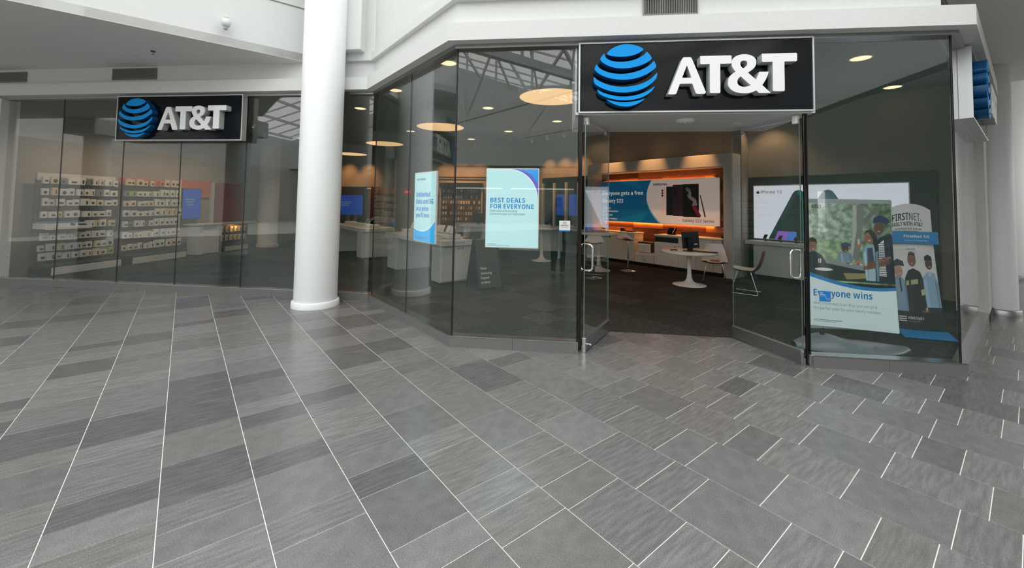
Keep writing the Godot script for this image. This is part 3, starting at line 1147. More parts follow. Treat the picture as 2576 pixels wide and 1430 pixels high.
# ---------------------------------------------------------------- carpet
func carpet() -> void:
	var fl := struct("floor_carpet", "dark grey carpet tiles of the store")
	var outline := vec2s([-1.97, -2.09, 0.05, -0.12, 1.52, -0.12, 1.95, -0.93, 3.56, -0.93, 3.98, -0.12, 5.42, -0.12, 9.0, -3.6, 5.4, -7.2, -0.8, -13, -10.1, -13, -10.1, -2.09])
	var bed := mb()
	slab(bed, outline, -0.003, 0.002)
	part(fl, "underlay", bed, M.black)
	var r := RandomNumberGenerator.new()
	r.seed = 8
	var s := 0.5
	var all := []
	for i in range(-40, 40):
		for j in range(-40, 40):
			var a := (i + 0.5) * s
			var b := (j + 0.5) * s
			var c := Vector2((b - a) * R2, -(a + b) * R2)
			var mi := r.randi() % 6
			var q := PackedVector2Array()
			for e in [[-1, -1], [1, -1], [1, 1], [-1, 1]]:
				var da: float = e[0] * (s / 2 - 0.0008)
				var db: float = e[1] * (s / 2 - 0.0008)
				q.append(c + Vector2((db - da) * R2, -(da + db) * R2))
			for piece in Geometry2D.intersect_polygons(q, outline):
				if piece.size() < 3:
					continue
				all.append([c.distance_to(Vector2(1.266, 4.841)), piece, mi])
	all.sort_custom(func(x, y): return x[0] < y[0])
	var am := ArrayMesh.new()
	var stx := []
	for k in 6:
		stx.append(mb())
	for n in all.size():
		var it: Array = all[n]
		var st: SurfaceTool = mb() if n < 300 else stx[it[2]]
		var piece: PackedVector2Array = it[1]
		var ix := Geometry2D.triangulate_polygon(piece)
		for t in range(0, ix.size(), 3):
			var tr := [piece[ix[t]], piece[ix[t + 1]], piece[ix[t + 2]]]
			if (tr[1] - tr[0]).cross(tr[2] - tr[0]) < 0:
				tr.reverse()
			for p in tr:
				var uv := Vector2((p.x + p.y) * R2, (p.x - p.y) * R2)
				st.set_uv(uv)
				st.set_uv2(uv + Vector2(0.7 * n, 0.3 * n))
				st.add_vertex(Vector3(p.x, 0.007, p.y))
		for t in piece.size():
			var p := piece[t]
			var p3 := piece[(t + 1) % piece.size()]
			for v in [Vector3(p.x, 0.007, p.y), Vector3(p3.x, 0.007, p3.y), Vector3(p3.x, 0.001, p3.y), Vector3(p.x, 0.007, p.y), Vector3(p3.x, 0.001, p3.y), Vector3(p.x, 0.001, p.y)]:
				st.set_uv(Vector2(v.x, v.z))
				st.set_uv2(Vector2(v.x, v.z))
				st.add_vertex(v)
		if n < 300:
			part(fl, "carpet_tile", st, M["carpet_%d" % it[2]])
	for k in 6:
		stx[k].generate_normals()
		stx[k].commit(am)
		am.surface_set_material(am.get_surface_count() - 1, M["carpet_%d" % k])
	var o := MeshInstance3D.new()
	o.name = "carpet_beyond"
	o.mesh = am
	o.set_meta("kind", "stuff")
	fl.add_child(o, true)

# ---------------------------------------------------------------- lamps in the store ceiling
func ceiling_lamps() -> void:
	# four big drum lamps in a diagonal row
	var spots := [[1.148, -2.024, "largest warm round drum lamp beside the entrance sign"], [-1.538, -4.613, "second warm round drum lamp behind the angled glass"], [-4.09, -7.294, "third warm round drum lamp deep in the store"], [-6.56, -9.951, "farthest warm round drum lamp beside the white column"]]
	for q in spots:
		var d := thing("drum_lamp", q[2], "lamp", T(q[0], 3.5, q[1]), "big round drum lamps")
		var st := mb()
		lathe(st, [Vector2(0.0, 0.3), Vector2(0.57, 0.3), Vector2(0.575, 0.29), Vector2(0.575, -0.005), Vector2(0.555, -0.005), Vector2(0.55, 0.03)], 56)
		part(d, "shade", st, M.store_ceiling)
		st = mb()
		cyl(st, 0.552, 0.0, 0.02, 56)
		part(d, "diffuser", st, M.lamp_warm)
		for a in 3:
			var v := Vector3(0.4 * cos(TAU * a / 3), 0.3, 0.4 * sin(TAU * a / 3))
			st = mb()
			bar(st, v, v + Vector3(0, 0.35, 0), 0.006)
			part(d, "hanger", st, M.steel)
		lamp(d, Vector3(0, -0.42, 0), Color(1.0, 0.8, 0.56), 1.5, 0.4)
	# recessed downlights on a diagonal grid
	var n := 0
	var names := {"0 0": "big recessed downlight nearest the glass corner", "1 0": "recessed downlight second from the glass corner", "2 0": "recessed downlight third from the glass corner", "1 1": "recessed downlight between two drum lamps", "-2 2": "upper of the two downlights above the right pane", "-2 3": "lower of the two downlights above the right pane"}
	for i in range(-2, 6):
		for j in range(0, 5):
			var x := -0.67 - 1.63 * i + 1.75 * j
			var z := -2.08 - 1.63 * i - 1.75 * j
			if x < -9.6 or z < -11.9 or z > -0.6 or x - z < 0.6 or x + z > 5.0:
				continue
			if (z < -6.95 + (x - 5.3) and x > -0.5):
				continue
			if i == 0 and j == 1:
				continue
			var key := "%d %d" % [i, j]
			var lb: String = names.get(key, "small glowing recessed downlight in row %s, %s from the window" % [ORD[j], ORD[i + 2]])
			var d := thing("downlight", lb, "lamp", T(x, 4.15, z), "recessed downlights")
			var st := mb()
			lathe(st, [Vector2(0.165, -0.002), Vector2(0.165, -0.008), Vector2(0.14, -0.01), Vector2(0.135, 0.0)], 32)
			part(d, "trim_ring", st, M.letter_white)
			st = mb()
			cyl(st, 0.137, -0.005, -0.002, 32)
			part(d, "diffuser", st, M.lamp_small)
			n += 1
			if (i + j) % 2 == 0:
				lamp(d, Vector3(0, -0.1, 0), Color(1.0, 0.85, 0.66), 0.95, 0.05)

const ORD := ["first", "second", "third", "fourth", "fifth", "sixth", "seventh", "eighth", "ninth", "tenth", "eleventh", "twelfth", "thirteenth", "fourteenth", "fifteenth", "sixteenth", "seventeenth", "eighteenth", "nineteenth", "twentieth"]

func lamp(parent: Node3D, at: Vector3, col: Color, e: float, size: float) -> void:
	var l := SpotLight3D.new()
	l.name = "light"
	l.light_color = col
	l.light_energy = e
	l.light_size = size
	l.spot_angle = 52
	l.spot_angle_attenuation = 0.6
	l.spot_range = 14.0
	l.spot_attenuation = 2.0
	l.shadow_enabled = true
	parent.add_child(l, true)
	l.transform = Transform3D(Basis(Vector3.RIGHT, -PI / 2), at)

func aimed_spot(called: String, label: String, at: Vector3, to: Vector3, e: float, angle := 24.0, col := Color(1.0, 0.72, 0.45)) -> void:
	var t := thing(called, label, "lamp", Transform3D(Basis.looking_at(to - at, Vector3.UP), at), "small ceiling spotlights")
	var st := mb()
	cyl(st, 0.04, -0.12, 0.0, 18, Transform3D(Basis(Vector3.RIGHT, -PI / 2), Vector3.ZERO))
	part(t, "housing", st, M.letter_white)
	st = mb()
	cyl(st, 0.032, 0.001, 0.004, 18, Transform3D(Basis(Vector3.RIGHT, -PI / 2), Vector3.ZERO))
	part(t, "lens", st, M.spot_dot)
	st = mb()
	bar(st, Vector3(0, 0, 0.06), Transform3D(Basis.looking_at(to - at, Vector3.UP), at).affine_inverse() * Vector3(at.x, 4.15, at.z), 0.012)
	part(t, "stem", st, M.letter_white)
	var l := SpotLight3D.new()
	l.name = "light"
	l.light_color = col
	l.light_energy = e
	l.light_size = 0.02
	l.spot_angle = angle
	l.spot_angle_attenuation = 1.0
	l.spot_range = 12
	l.spot_attenuation = 2
	l.shadow_enabled = true
	t.add_child(l, true)
	l.position = Vector3(0, 0, -0.02)

func strip_light(parent: Node3D, at: Vector3, w: float, up: float, e: float) -> void:
	var l := AreaLight3D.new()
	l.name = "light"
	l.area_size = Vector2(w, 0.03)
	l.light_color = Color(1.0, 0.6, 0.28)
	l.light_energy = e
	l.shadow_enabled = true
	parent.add_child(l, true)
	l.transform = Transform3D(Basis(Vector3.RIGHT, PI / 2 * up), at)

func panel_light(parent: Node3D, at: Vector3, w: float, h: float, col: Color, e: float) -> void:
	var l := AreaLight3D.new()
	l.name = "light"
	l.area_size = Vector2(w, h)
	l.light_color = col
	l.light_energy = e
	l.shadow_enabled = true
	parent.add_child(l, true)
	l.transform = Transform3D(Basis(Vector3.UP, PI), at)

# ---------------------------------------------------------------- wood-lined bay with the wide lightbox
func samsung_bay() -> void:
	var S := fr(5.103, -5.843, -45)
	var p := struct("wall_portal", "white portal framing the wood-lined display bay", S)
	bpart(p, "head", M.plaster_white, Vector3(-1.85, 2.865, -0.24), Vector3(4.5, 0.31, 0.5), 0.006)
	bpart(p, "jamb", M.plaster_white, Vector3(0.3, 1.355, -0.24), Vector3(0.2, 2.71, 0.5), 0.006)
	bpart(p, "jamb", M.plaster_white, Vector3(-4.0, 1.355, -0.24), Vector3(0.2, 2.71, 0.5), 0.006)
	# planks
	var w := struct("wall_planks", "wall of reddish wood planks inside the portal", S)
	var r := RandomNumberGenerator.new()
	r.seed = 17
	var y := 0.0
	while y < 2.7:
		var x := -3.9
		while x < 0.2:
			var l := minf(r.randf_range(0.55, 1.5), 0.2 - x)
			bpart(w, "plank", M["plank_%d" % (r.randi() % 5)], Vector3(x + l / 2, y + 0.075, -0.485 + r.randf() * 0.006), Vector3(l - 0.003, 0.147, 0.02), 0.002)
			x += l
		y += 0.15
	# lightbox
	var lb := thing("lightbox_sign", "wide backlit phone poster on the wood plank wall", "sign", S * T(-2.0, 1.84, -0.42))
	bpart(lb, "box", M.alu_frame, Vector3(0, 0, -0.03), Vector3(3.86, 1.26, 0.06), 0.004)
	qpart(lb, "poster", print_mat(itex(galaxy_print()), 0.26), Vector3(0, 0, 0.002), 3.84, 1.24)
	text(lb, "Everyone gets a free", -1.82, 0.16, 1.5, M.lightbox_text, 0.003, true)
	text(lb, "Galaxy S22", -1.82, -0.08, 0.8, M.lightbox_text, 0.003, true)
	text(lb, "Trade in", -1.78, -0.24, 0.28, M.lightbox_text, 0.003, false)
	var ys := -0.35
	for s in ["A Galaxy phone", "Any year", "Any condition"]:
		text(lb, s, -1.69, ys, 0.034 * s.length(), M.lightbox_text, 0.003, false)
		var st := mb()
		tube(st, [Vector3(-1.81, ys + 0.03, 0.004), Vector3(-1.79, ys, 0.004), Vector3(-1.75, ys + 0.06, 0.004)], 0.006, 5)
		part(lb, "tick", st, M.lightbox_text)
		ys -= 0.12
	text(lb, "SAMSUNG", 0.02, 0.46, 0.44, M.text_black, 0.003, true)
	text(lb, "Galaxy S22 Series", 0.92, -0.57, 0.86, M.text_black, 0.003, false)
	for sg in [-1.0, 1.0]:
		bpart(lb, "led_strip", M.lamp_warm, Vector3(0, 0.634 * sg, -0.035), Vector3(3.6, 0.006, 0.02), 0.001)
		strip_light(lb, Vector3(0, 0.645 * sg, -0.035), 3.5, sg, 1.7 if sg < 0 else 0.45)
	# counters
	var c := thing("display_cabinet", "white laminate cabinet with drawers right of the printer", "cabinet", S * T(-0.75, 0, 0))
	cabinet_body(c, 1.8, 0.9, 0.45, [[-0.56, 0.72], [0.03, 0.46], [0.48, 0.44], [0.81, 0.2]], true)
	c = thing("display_cabinet", "white laminate cabinet left of the printer", "cabinet", S * T(-3.1, 0, 0))
	cabinet_body(c, 1.55, 0.9, 0.45, [[-0.4, 0.7], [0.33, 0.72]], true)
	c = thing("low_cabinet", "low white drawer unit under the printer", "cabinet", S * T(-2.0, 0, 0))
	bpart(c, "plinth", M.black, Vector3(0, 0.05, -0.24), Vector3(0.6, 0.1, 0.4), 0.002)
	bpart(c, "body", M.laminate, Vector3(0, 0.235, -0.22), Vector3(0.62, 0.27, 0.44), 0.003)
	var dr := bpart(c, "drawer", M.laminate, Vector3(0, 0.22, 0.006), Vector3(0.6, 0.22, 0.012), 0.002)
	bpart(dr, "handle", M.steel, Vector3(0, -0.02, 0.012), Vector3(0.12, 0.01, 0.012), 0.002)
	var st2 := mb()
	cyl(st2, 0.012, 0, 0.01, 12, Transform3D(Basis(Vector3.RIGHT, PI / 2), Vector3(0, 0.06, 0.006)))
	part(dr, "lock", st2, M.steel)
	var pr := thing("printer", "white desktop printer with dark lid on the low unit", "printer", S * T(-2.02, 0.372, -0.2))
	bpart(pr, "body", M.pack_white, Vector3(0, 0.13, 0), Vector3(0.42, 0.26, 0.36), 0.015)
	bpart(pr, "lid", M.dark_grey, Vector3(0.0, 0.285, -0.01), Vector3(0.42, 0.05, 0.35), 0.012)
	bpart(pr, "tray", M.pack_grey, Vector3(0, 0.02, 0.182), Vector3(0.34, 0.01, 0.02), 0.002)
	bpart(pr, "side", M.dark_grey, Vector3(0.212, 0.14, 0), Vector3(0.006, 0.24, 0.34), 0.002)
	qpart(pr, "badge", M.text_grey, Vector3(-0.02, 0.17, 0.181), 0.05, 0.01)
	# things on the cabinets
	var d := thing("card_reader", "small black terminal on the left laminate cabinet", "terminal", S * T(-2.9, 0.93, -0.24))
	bpart(d, "body", M.black, Vector3(0, 0.05, 0), Vector3(0.12, 0.1, 0.1), 0.008)
	bpart(d, "slip", M.pack_white, Vector3(0, 0.11, 0), Vector3(0.1, 0.02, 0.02), 0.002)
	d = thing("keyboard_tray", "flat black pad behind the small terminal", "pad", S * T(-2.62, 0.93, -0.24))
	bpart(d, "pad", M.black, Vector3(0, 0.015, 0), Vector3(0.3, 0.03, 0.16), 0.006)
	d = thing("desk_phone", "black tilted tablet with a pen on the right cabinet", "tablet", S * T(-1.3, 0.93, -0.25))
	bpart(d, "screen", M.black_gloss, Vector3(0, 0.1, 0), Vector3(0.24, 0.2, 0.02), 0.006, Basis(Vector3.RIGHT, -0.5))
	bpart(d, "foot", M.black, Vector3(0, 0.02, -0.03), Vector3(0.2, 0.04, 0.12), 0.006)
	bpart(d, "pen", M.letter_white, Vector3(0.09, 0.12, 0.05), Vector3(0.012, 0.17, 0.01), 0.002, Basis(Vector3.BACK, -0.5))
	d = thing("black_box", "small black box at the right end of the cabinet", "box", S * T(0.1, 0.93, -0.3))
	bpart(d, "body", M.black, Vector3(0, 0.04, 0), Vector3(0.14, 0.08, 0.14), 0.006)
	# warm spots washing the portal head
	for k in 3:
		var names := ["spotlight above the left of the wood bay", "spotlight above the middle of the wood bay", "spotlight above the right of the wood bay"]
		var a: Vector3 = S * Vector3(-3.1 + 1.35 * k, 4.0, 0.5)
		var b: Vector3 = S * Vector3(-3.1 + 1.35 * k, 2.75, 0.02)
		aimed_spot("spotlight", names[k], a, b, 4.5, 24)

func cabinet_body(c: Node3D, w: float, h: float, d: float, doors: Array, slot: bool) -> void:
	bpart(c, "plinth", M.black, Vector3(0, 0.05, -d / 2 - 0.02), Vector3(w - 0.01, 0.1, d - 0.05), 0.002)
	bpart(c, "body", M.laminate, Vector3(0, 0.1 + (h - 0.1) / 2, -d / 2), Vector3(w, h - 0.1, d), 0.003)
	bpart(c, "worktop", M.laminate, Vector3(0, h + 0.012, -d / 2 + 0.01), Vector3(w + 0.03, 0.035, d + 0.04), 0.004)
	if slot:
		bpart(c, "open_slot", M.niche_dark, Vector3(doors[0][0], h - 0.1, 0.003), Vector3(doors[0][1] - 0.04, 0.14, 0.006), 0.001)
	for k in doors.size():
		var q: Array = doors[k]
		var dh := h - 0.12 - (0.18 if slot and k == 0 else 0.0)
		var o := bpart(c, "door", M.laminate, Vector3(q[0], 0.11 + dh / 2, 0.008), Vector3(q[1] - 0.008, dh, 0.014), 0.002)
		bpart(o, "handle", M.steel, Vector3(q[1] * 0.36, dh * 0.36, 0.012), Vector3(0.012, 0.07, 0.012), 0.002)

func galaxy_print() -> Image:
	var im := Image.create(2048, 664, false, Image.FORMAT_RGB8)
	im.fill(Color(0.85, 0.8, 0.78))
	var pts := [0, 0]
	for k in 25:
		var t := k / 24.0
		pts.append(999 - 443 * t + 570 * t * t)
		pts.append(t * 664)
	pts.append(0)
	pts.append(664)
	var p2_ := pts.duplicate()
	for k in range(2, p2_.size() - 2, 2):
		p2_[k] += 8 + 60 * maxf(0.0, float(p2_[k + 1]) / 664.0 - 0.5)
	ipoly(im, p2_, Color(0.35, 0.62, 0.68))
	ipoly(im, pts, Color(0.04, 0.38, 0.55))
	for k in 5:
		ipoly(im, [300 + 80 * k, 0, 420 + 80 * k, 0, 760 + 24 * k, 100 + 16 * k, 745 + 24 * k, 106 + 16 * k], Color(0.07, 0.43, 0.6))
		ipoly(im, [200 + 120 * k, 664, 330 + 120 * k, 664, 700 + 60 * k, 560 - 15 * k, 690 + 60 * k, 552 - 15 * k], Color(0.06, 0.45, 0.58))
	# phones seen from the back, one from the front, and the pen
	im.fill_rect(Rect2i(1165, 130, 110, 400), Color(0.88, 0.77, 0.73))
	for k in 3:
		iell(im, 1192, 165 + 38 * k, 15, 15, Color(0.05, 0.05, 0.06))
	im.fill_rect(Rect2i(1258, 105, 130, 430), Color(0.06, 0.09, 0.09))
	for k in 3:
		iell(im, 1285, 145 + 42 * k, 16, 16, Color(0.02, 0.02, 0.03))
	im.fill_rect(Rect2i(1362, 80, 170, 465), Color(0.17, 0.1, 0.13))
	for k in 3:
		iell(im, 1402, 125 + 50 * k, 19, 19, Color(0.04, 0.03, 0.05))
	for k in 2:
		iell(im, 1455, 112 + 50 * k, 11, 11, Color(0.04, 0.03, 0.05))
	im.fill_rect(Rect2i(1522, 76, 236, 476), Color(0.02, 0.02, 0.025))
	for k in 16:
		var t := k / 15.0
		iell(im, 1580 + 130 * t + 26 * sin(t * 11.0), 140 + 250 * t, 20 - 7 * sin(t * 7.0), 26, Color(0.3 + 0.2 * t, 0.3 + 0.17 * t, 0.3 + 0.18 * t), 0.6)
	for k in 12:
		var t := k / 11.0
		iell(im, 1590 + 120 * t + 22 * sin(t * 9.0), 170 + 210 * t, 9, 14, Color(0.55, 0.53, 0.52), 0.9)
	for k in 9:
		iell(im, 1690 + 9 * k, 410 + 15 * k, 24, 26, Color(0.55 - 0.03 * k, 0.07, 0.16), 0.5)
	ipoly(im, [1772, 240, 1784, 236, 1856, 540, 1848, 552, 1838, 545], Color(0.1, 0.07, 0.08))
	return im

# ---------------------------------------------------------------- bay with the bright lightbox
func phone_bay() -> void:
	var I := fr(5.985, -5.972, -45)
	var w := struct("wall_niche", "dark panelled niche around the bright lightbox", I)
	bpart(w, "panel", M.niche_dark, Vector3(1.3, 1.24, -0.385), Vector3(3.8, 2.48, 0.03), 0.003)
	bpart(w, "edge", M.black, Vector3(-0.58, 1.24, -0.36), Vector3(0.06, 2.5, 0.06), 0.003)
	var lb := thing("lightbox_sign", "bright white backlit poster with dark green phones", "sign", I * T(1.38, 1.6, -0.3))
	bpart(lb, "box", M.alu_frame, Vector3(0, 0, -0.035), Vector3(2.88, 1.34, 0.06), 0.004)
	qpart(lb, "poster", print_mat(itex(green_phone_print()), 0.7), Vector3(0, 0, 0.002), 2.84, 1.3)
	text(lb, "iPhone 13", -1.26, 0.46, 0.46, M.text_black, 0.003, false)
	var st := mb()
	prism(st, vec2s([-0.02, 0.028, -0.034, 0.02, -0.037, 0.0, -0.028, -0.026, -0.016, -0.034, 0.0, -0.03, 0.014, -0.034, 0.026, -0.024, 0.033, -0.006, 0.025, 0.004, 0.024, 0.018, 0.03, 0.026, 0.018, 0.031, 0.002, 0.026]), 0, 0.0015)
	prism(st, vec2s([0.0, 0.033, 0.003, 0.047, 0.014, 0.054, 0.012, 0.042]), 0, 0.0015)
	part(lb, "emblem", st, M.text_black, T(-1.32, 0.49, 0.003))
	panel_light(lb, Vector3(0, 0, 0.02), 2.6, 1.1, Color(0.93, 0.96, 1.0), 0.5)
	var c := thing("display_counter", "white counter with phones under the bright lightbox", "counter", I)
	bpart(c, "plinth", M.black, Vector3(1.5, 0.05, -0.2), Vector3(2.8, 0.1, 0.3), 0.002)
	bpart(c, "front_panel", M.counter_white, Vector3(1.5, 0.46, -0.16), Vector3(2.9, 0.74, 0.3), 0.004)
	bpart(c, "top", M.laminate, Vector3(1.45, 0.86, -0.12), Vector3(3.1, 0.085, 0.46), 0.006)
	var names := ["small phone on a stand nearest the wood bay", "second small phone on a stand under the lightbox", "third small phone on a stand under the lightbox", "fourth small phone on a stand beside the poster board"]
	for k in 4:
		phone_stand(I * T(0.3 + 0.32 * k, 0.9025, -0.08), names[k])

func phone_stand(xf: Transform3D, label: String) -> void:
	var t := thing("display_phone", label, "phone", xf, "phones on stands")
	var st := mb()
	lathe(st, [Vector2(0, 0.008), Vector2(0.035, 0.006), Vector2(0.04, 0.0)], 16)
	part(t, "foot", st, M.dark_grey)
	bpart(t, "stem", M.dark_grey, Vector3(0, 0.045, 0), Vector3(0.014, 0.09, 0.014), 0.003)
	bpart(t, "handset", M.black_gloss, Vector3(0, 0.11, 0.02), Vector3(0.075, 0.15, 0.009), 0.004, Basis(Vector3.RIGHT, -0.9))

func green_phone_print() -> Image:
	var im := Image.create(2048, 936, false, Image.FORMAT_RGB8)
	im.fill(Color(0.83, 0.86, 0.9))
	var g1 := Color(0.05, 0.2, 0.19)
	# points measured on the box: x of 1765, y of 575
	var sx := 2048.0 / 1765.0
	var sy := 936.0 / 575.0
	var shapes := [
		[Color(0.17, 0.32, 0.33), [810, 165, 880, 80, 915, 56, 960, 50, 1000, 62, 1030, 95, 1085, 165, 1420, 575, 700, 575]],
		[Color(0.28, 0.44, 0.44), [810, 165, 880, 80, 915, 56, 940, 52, 925, 66, 890, 95, 840, 165]],
		[Color(0.05, 0.36, 0.33), [560, 70, 600, 52, 640, 55, 680, 85, 735, 165, 1000, 575, 560, 575]],
		[Color(0.03, 0.14, 0.13), [210, 575, 545, 82, 600, 90, 640, 165, 640, 575]],
		[g1, [205, 575, 210, 560, 530, 82, 560, 58, 600, 50, 640, 54, 600, 66, 575, 88, 270, 575]],
		[Color(0.5, 0.36, 0.7), [290, 560, 330, 485, 560, 485, 560, 575, 285, 575]],
		[Color(0.24, 0.44, 0.76), [430, 575, 480, 485, 570, 485, 570, 575]]]
	for q in shapes:
		var pts := []
		for k in range(0, q[1].size(), 2):
			pts.append(q[1][k] * sx)
			pts.append(q[1][k + 1] * sy)
		ipoly(im, pts, q[0])
	return im

# ---------------------------------------------------------------- tables, chairs and stools
func tulip_table(called: String, label: String, x: float, z: float, r: float, h: float, base_r: float, grp := "") -> void:
	var t := thing(called, label, "table", T(x, 0.008, z), grp)
	var st := mb()
	lathe(st, [Vector2(0, h), Vector2(r - 0.006, h), Vector2(r, h - 0.006), Vector2(r, h - 0.042), Vector2(r - 0.01, h - 0.05), Vector2(0, h - 0.05)], 56)
	part(t, "tabletop", st, M.table_white)
	st = mb()
	lathe(st, [Vector2(0.09, h - 0.05), Vector2(0.05, h - 0.07), Vector2(0.045, h - 0.2), Vector2(0.042, h * 0.5), Vector2(0.046, 0.22), Vector2(0.06, 0.14), Vector2(0.09, 0.08), Vector2(0.15, 0.045), Vector2(base_r * 0.75, 0.025), Vector2(base_r, 0.012), Vector2(base_r, 0.0), Vector2(0, 0)], 40)
	part(t, "pedestal", st, M.table_white)

func shell_seat(st: SurfaceTool, off: float, back_h: float, deep: float, wide: float) -> void:
	# a curved seat-and-back shell; off moves the surface along its normal
	var prof := []
	for k in 15:
		var t := k / 14.0
		var p: Vector2
		if t < 0.5:
			var s := t / 0.5
			p = Vector2(deep * (0.5 - 0.82 * s), 0.02 * (1 - s) - 0.02 * sin(s * PI))
		else:
			var s := (t - 0.5) / 0.5
			var a := s * PI * 0.5
			p = Vector2(deep * -0.32 - 0.09 * sin(a) - 0.07 * s, back_h * (0.25 * (1 - cos(a)) + 0.75 * s * s * 0.6 + 0.75 * s * 0.4))
		prof.append(p)
	st.set_smooth_group(1)
	var rows := []
	for k in prof.size():
		var p: Vector2 = prof[k]
		var q: Vector2 = prof[mini(k + 1, prof.size() - 1)] - prof[maxi(k - 1, 0)]
		var nrm := Vector2(q.y, -q.x).normalized()
		if nrm.y < 0 and k < 7:
			nrm = -nrm
		var t := float(k) / (prof.size() - 1)
		var w := wide * (0.42 + 0.1 * sin(t * PI) - 0.1 * pow(maxf(0.0, t - 0.55) / 0.45, 2.0) - 0.06 * pow(maxf(0.0, 0.12 - t) / 0.12, 2.0))
		var row := []
		for j in 9:
			var u := (j / 8.0 - 0.5) * 2.0
			var lift := 0.035 * u * u * (1.0 - 0.3 * t)
			row.append(Vector3(p.x + nrm.x * (off + lift), p.y + nrm.y * (off + lift), u * w))
		rows.append(row)
	for k in rows.size() - 1:
		for j in 8:
			quad(st, rows[k][j], rows[k][j + 1], rows[k + 1][j + 1], rows[k + 1][j])
	st.set_smooth_group(-1)

func shell_parts(t: Node3D, seat_y: float, back_h: float, deep: float, wide: float) -> void:
	var st := mb()
	shell_seat(st, 0.0, back_h, deep, wide)
	part(t, "seat_shell", st, M.chair_white, T(0, seat_y, 0))
	st = mb()
	shell_seat(st, -0.012, back_h, deep * 1.005, wide * 1.005)
	part(t, "under_shell", st, M.chair_red, T(0, seat_y, 0))

func perforations(t: Node3D, at: Transform3D, n: int, pitch: float) -> void:
	var st := mb()
	for i in n:
		for j in 3:
			var x := (i - (n - 1) / 2.0) * pitch + (pitch / 2 if j % 2 else 0.0)
			cyl(st, pitch * 0.38, 0.0, 0.002, 8, at * T(x, 0, (j - 1) * pitch * 0.8))
	part(t, "slots", st, M.chair_red)

func side_chair(label: String, xf: Transform3D) -> void:
	# faces local +x
	var t := thing("side_chair", label, "chair", xf, "white shell chairs with red backs")
	shell_parts(t, 0.455, 0.40, 0.5, 0.52)
	perforations(t, Transform3D(Basis(Vector3.BACK, -0.55), Vector3(-0.19, 0.488, 0)) * fr(0, 0, 90), 4, 0.05)
	for s in [-1.0, 1.0]:
		var st := mb()
		tube(st, [Vector3(0.13, 0.44, 0.16 * s), Vector3(0.235, 0.03, 0.235 * s), Vector3(0.225, 0.012, 0.235 * s), Vector3(-0.225, 0.012, 0.235 * s), Vector3(-0.235, 0.03, 0.235 * s), Vector3(-0.1, 0.44, 0.16 * s)], 0.009, 8)
		part(t, "leg_frame", st, M.chrome)
	var st2 := mb()
	tube(st2, [Vector3(0.13, 0.435, -0.16), Vector3(0.13, 0.435, 0.16)], 0.009, 8)
	tube(st2, [Vector3(-0.1, 0.435, -0.16), Vector3(-0.1, 0.435, 0.16)], 0.009, 8)
	part(t, "cross_bar", st2, M.chrome)

func bar_stool(label: String, xf: Transform3D, red_back: bool) -> void:
	var t := thing("bar_stool", label, "stool", xf, "swivel bar stools")
	shell_parts(t, 0.80, 0.16, 0.4, 0.44)
	if not red_back:
		perforations(t, Transform3D(Basis(Vector3.BACK, -0.35), Vector3(-0.13, 0.832, 0)) * fr(0, 0, 90), 4, 0.045)
	var st := mb()
	cyl(st, 0.028, 0.02, 0.42, 16)
	cyl(st, 0.02, 0.42, 0.79, 16)
	part(t, "column", st, M.chrome)
	st = mb()
	lathe(st, [Vector2(0, 0.03), Vector2(0.05, 0.026), Vector2(0.2, 0.01), Vector2(0.205, 0.0), Vector2(0, 0)], 36)
	part(t, "base", st, M.chrome)
	st = mb()
	var pts := []
	for k in 13:
		var a := -PI * 0.55 + PI * 1.1 * k / 12.0
		pts.append(Vector3(0.15 * cos(a), 0.3, 0.15 * sin(a)))
	tube(st, pts, 0.01, 8)
	tube(st, [Vector3(0, 0.3, -0.0), Vector3(0.15, 0.3, 0)], 0.01, 8)
	part(t, "footrest", st, M.chrome)

func seating() -> void:
	tulip_table("round_table", "round white pedestal table with a monitor near the wood bay", 4.11, -4.59, 0.575, 0.735, 0.345)
	tulip_table("tall_table", "tall round white pedestal table seen through the left door", 2.33, -6.22, 0.48, 0.98, 0.3, "tall pedestal tables")
	tulip_table("tall_table", "tall round white pedestal table behind the small square sticker", 0.775, -7.69, 0.5, 1.0, 0.3, "tall pedestal tables")
	var m := thing("computer_monitor", "black monitor turned away on the round table", "monitor", fr(4.14, -4.6, 212, 0.744))
	bpart(m, "panel", M.black, Vector3(0, 0.235, 0), Vector3(0.5, 0.36, 0.035), 0.01, Basis(Vector3.RIGHT, 0.1))
	bpart(m, "stand", M.black, Vector3(0.06, 0.15, -0.04), Vector3(0.13, 0.3, 0.05), 0.01)
	bpart(m, "foot", M.black, Vector3(0.05, 0.008, -0.06), Vector3(0.28, 0.016, 0.2), 0.006)
	bpart(m, "badge", M.letter_white, Vector3(-0.13, 0.145, -0.028), Vector3(0.09, 0.025, 0.004), 0.001, Basis(Vector3.RIGHT, 0.1))
	var k := thing("keyboard", "black keyboard beside the monitor on the round table", "keyboard", fr(4.4, -4.33, 150, 0.744))
	bpart(k, "board", M.black, Vector3(0, 0.01, 0), Vector3(0.4, 0.02, 0.14), 0.006)
	var cb := mb()
	tube(cb, [Vector3(-0.1, 0.01, 0.02), Vector3(-0.18, 0.03, 0.08), Vector3(-0.24, 0.012, 0.02), Vector3(-0.2, 0.02, -0.05), Vector3(-0.1, 0.012, -0.04), Vector3(-0.16, 0.03, 0.04)], 0.01, 6)
	solid("cable", "tangle of black cable left of the monitor", "cable", cb, M.black, T(3.93, 0.746, -4.5))
	side_chair("white shell chair with perforated back behind the round table", fr(4.78, -5.0, -110))
	side_chair("red-backed white chair seen from the side by the right door", fr(5.02, -3.98, 148))
	bar_stool("white bar stool with perforated seat by the drawer cabinets", fr(3.1, -6.32, -60, 0.008), false)
	bar_stool("red-backed bar stool behind the left door handle", fr(2.1, -5.05, -100, 0.008), true)

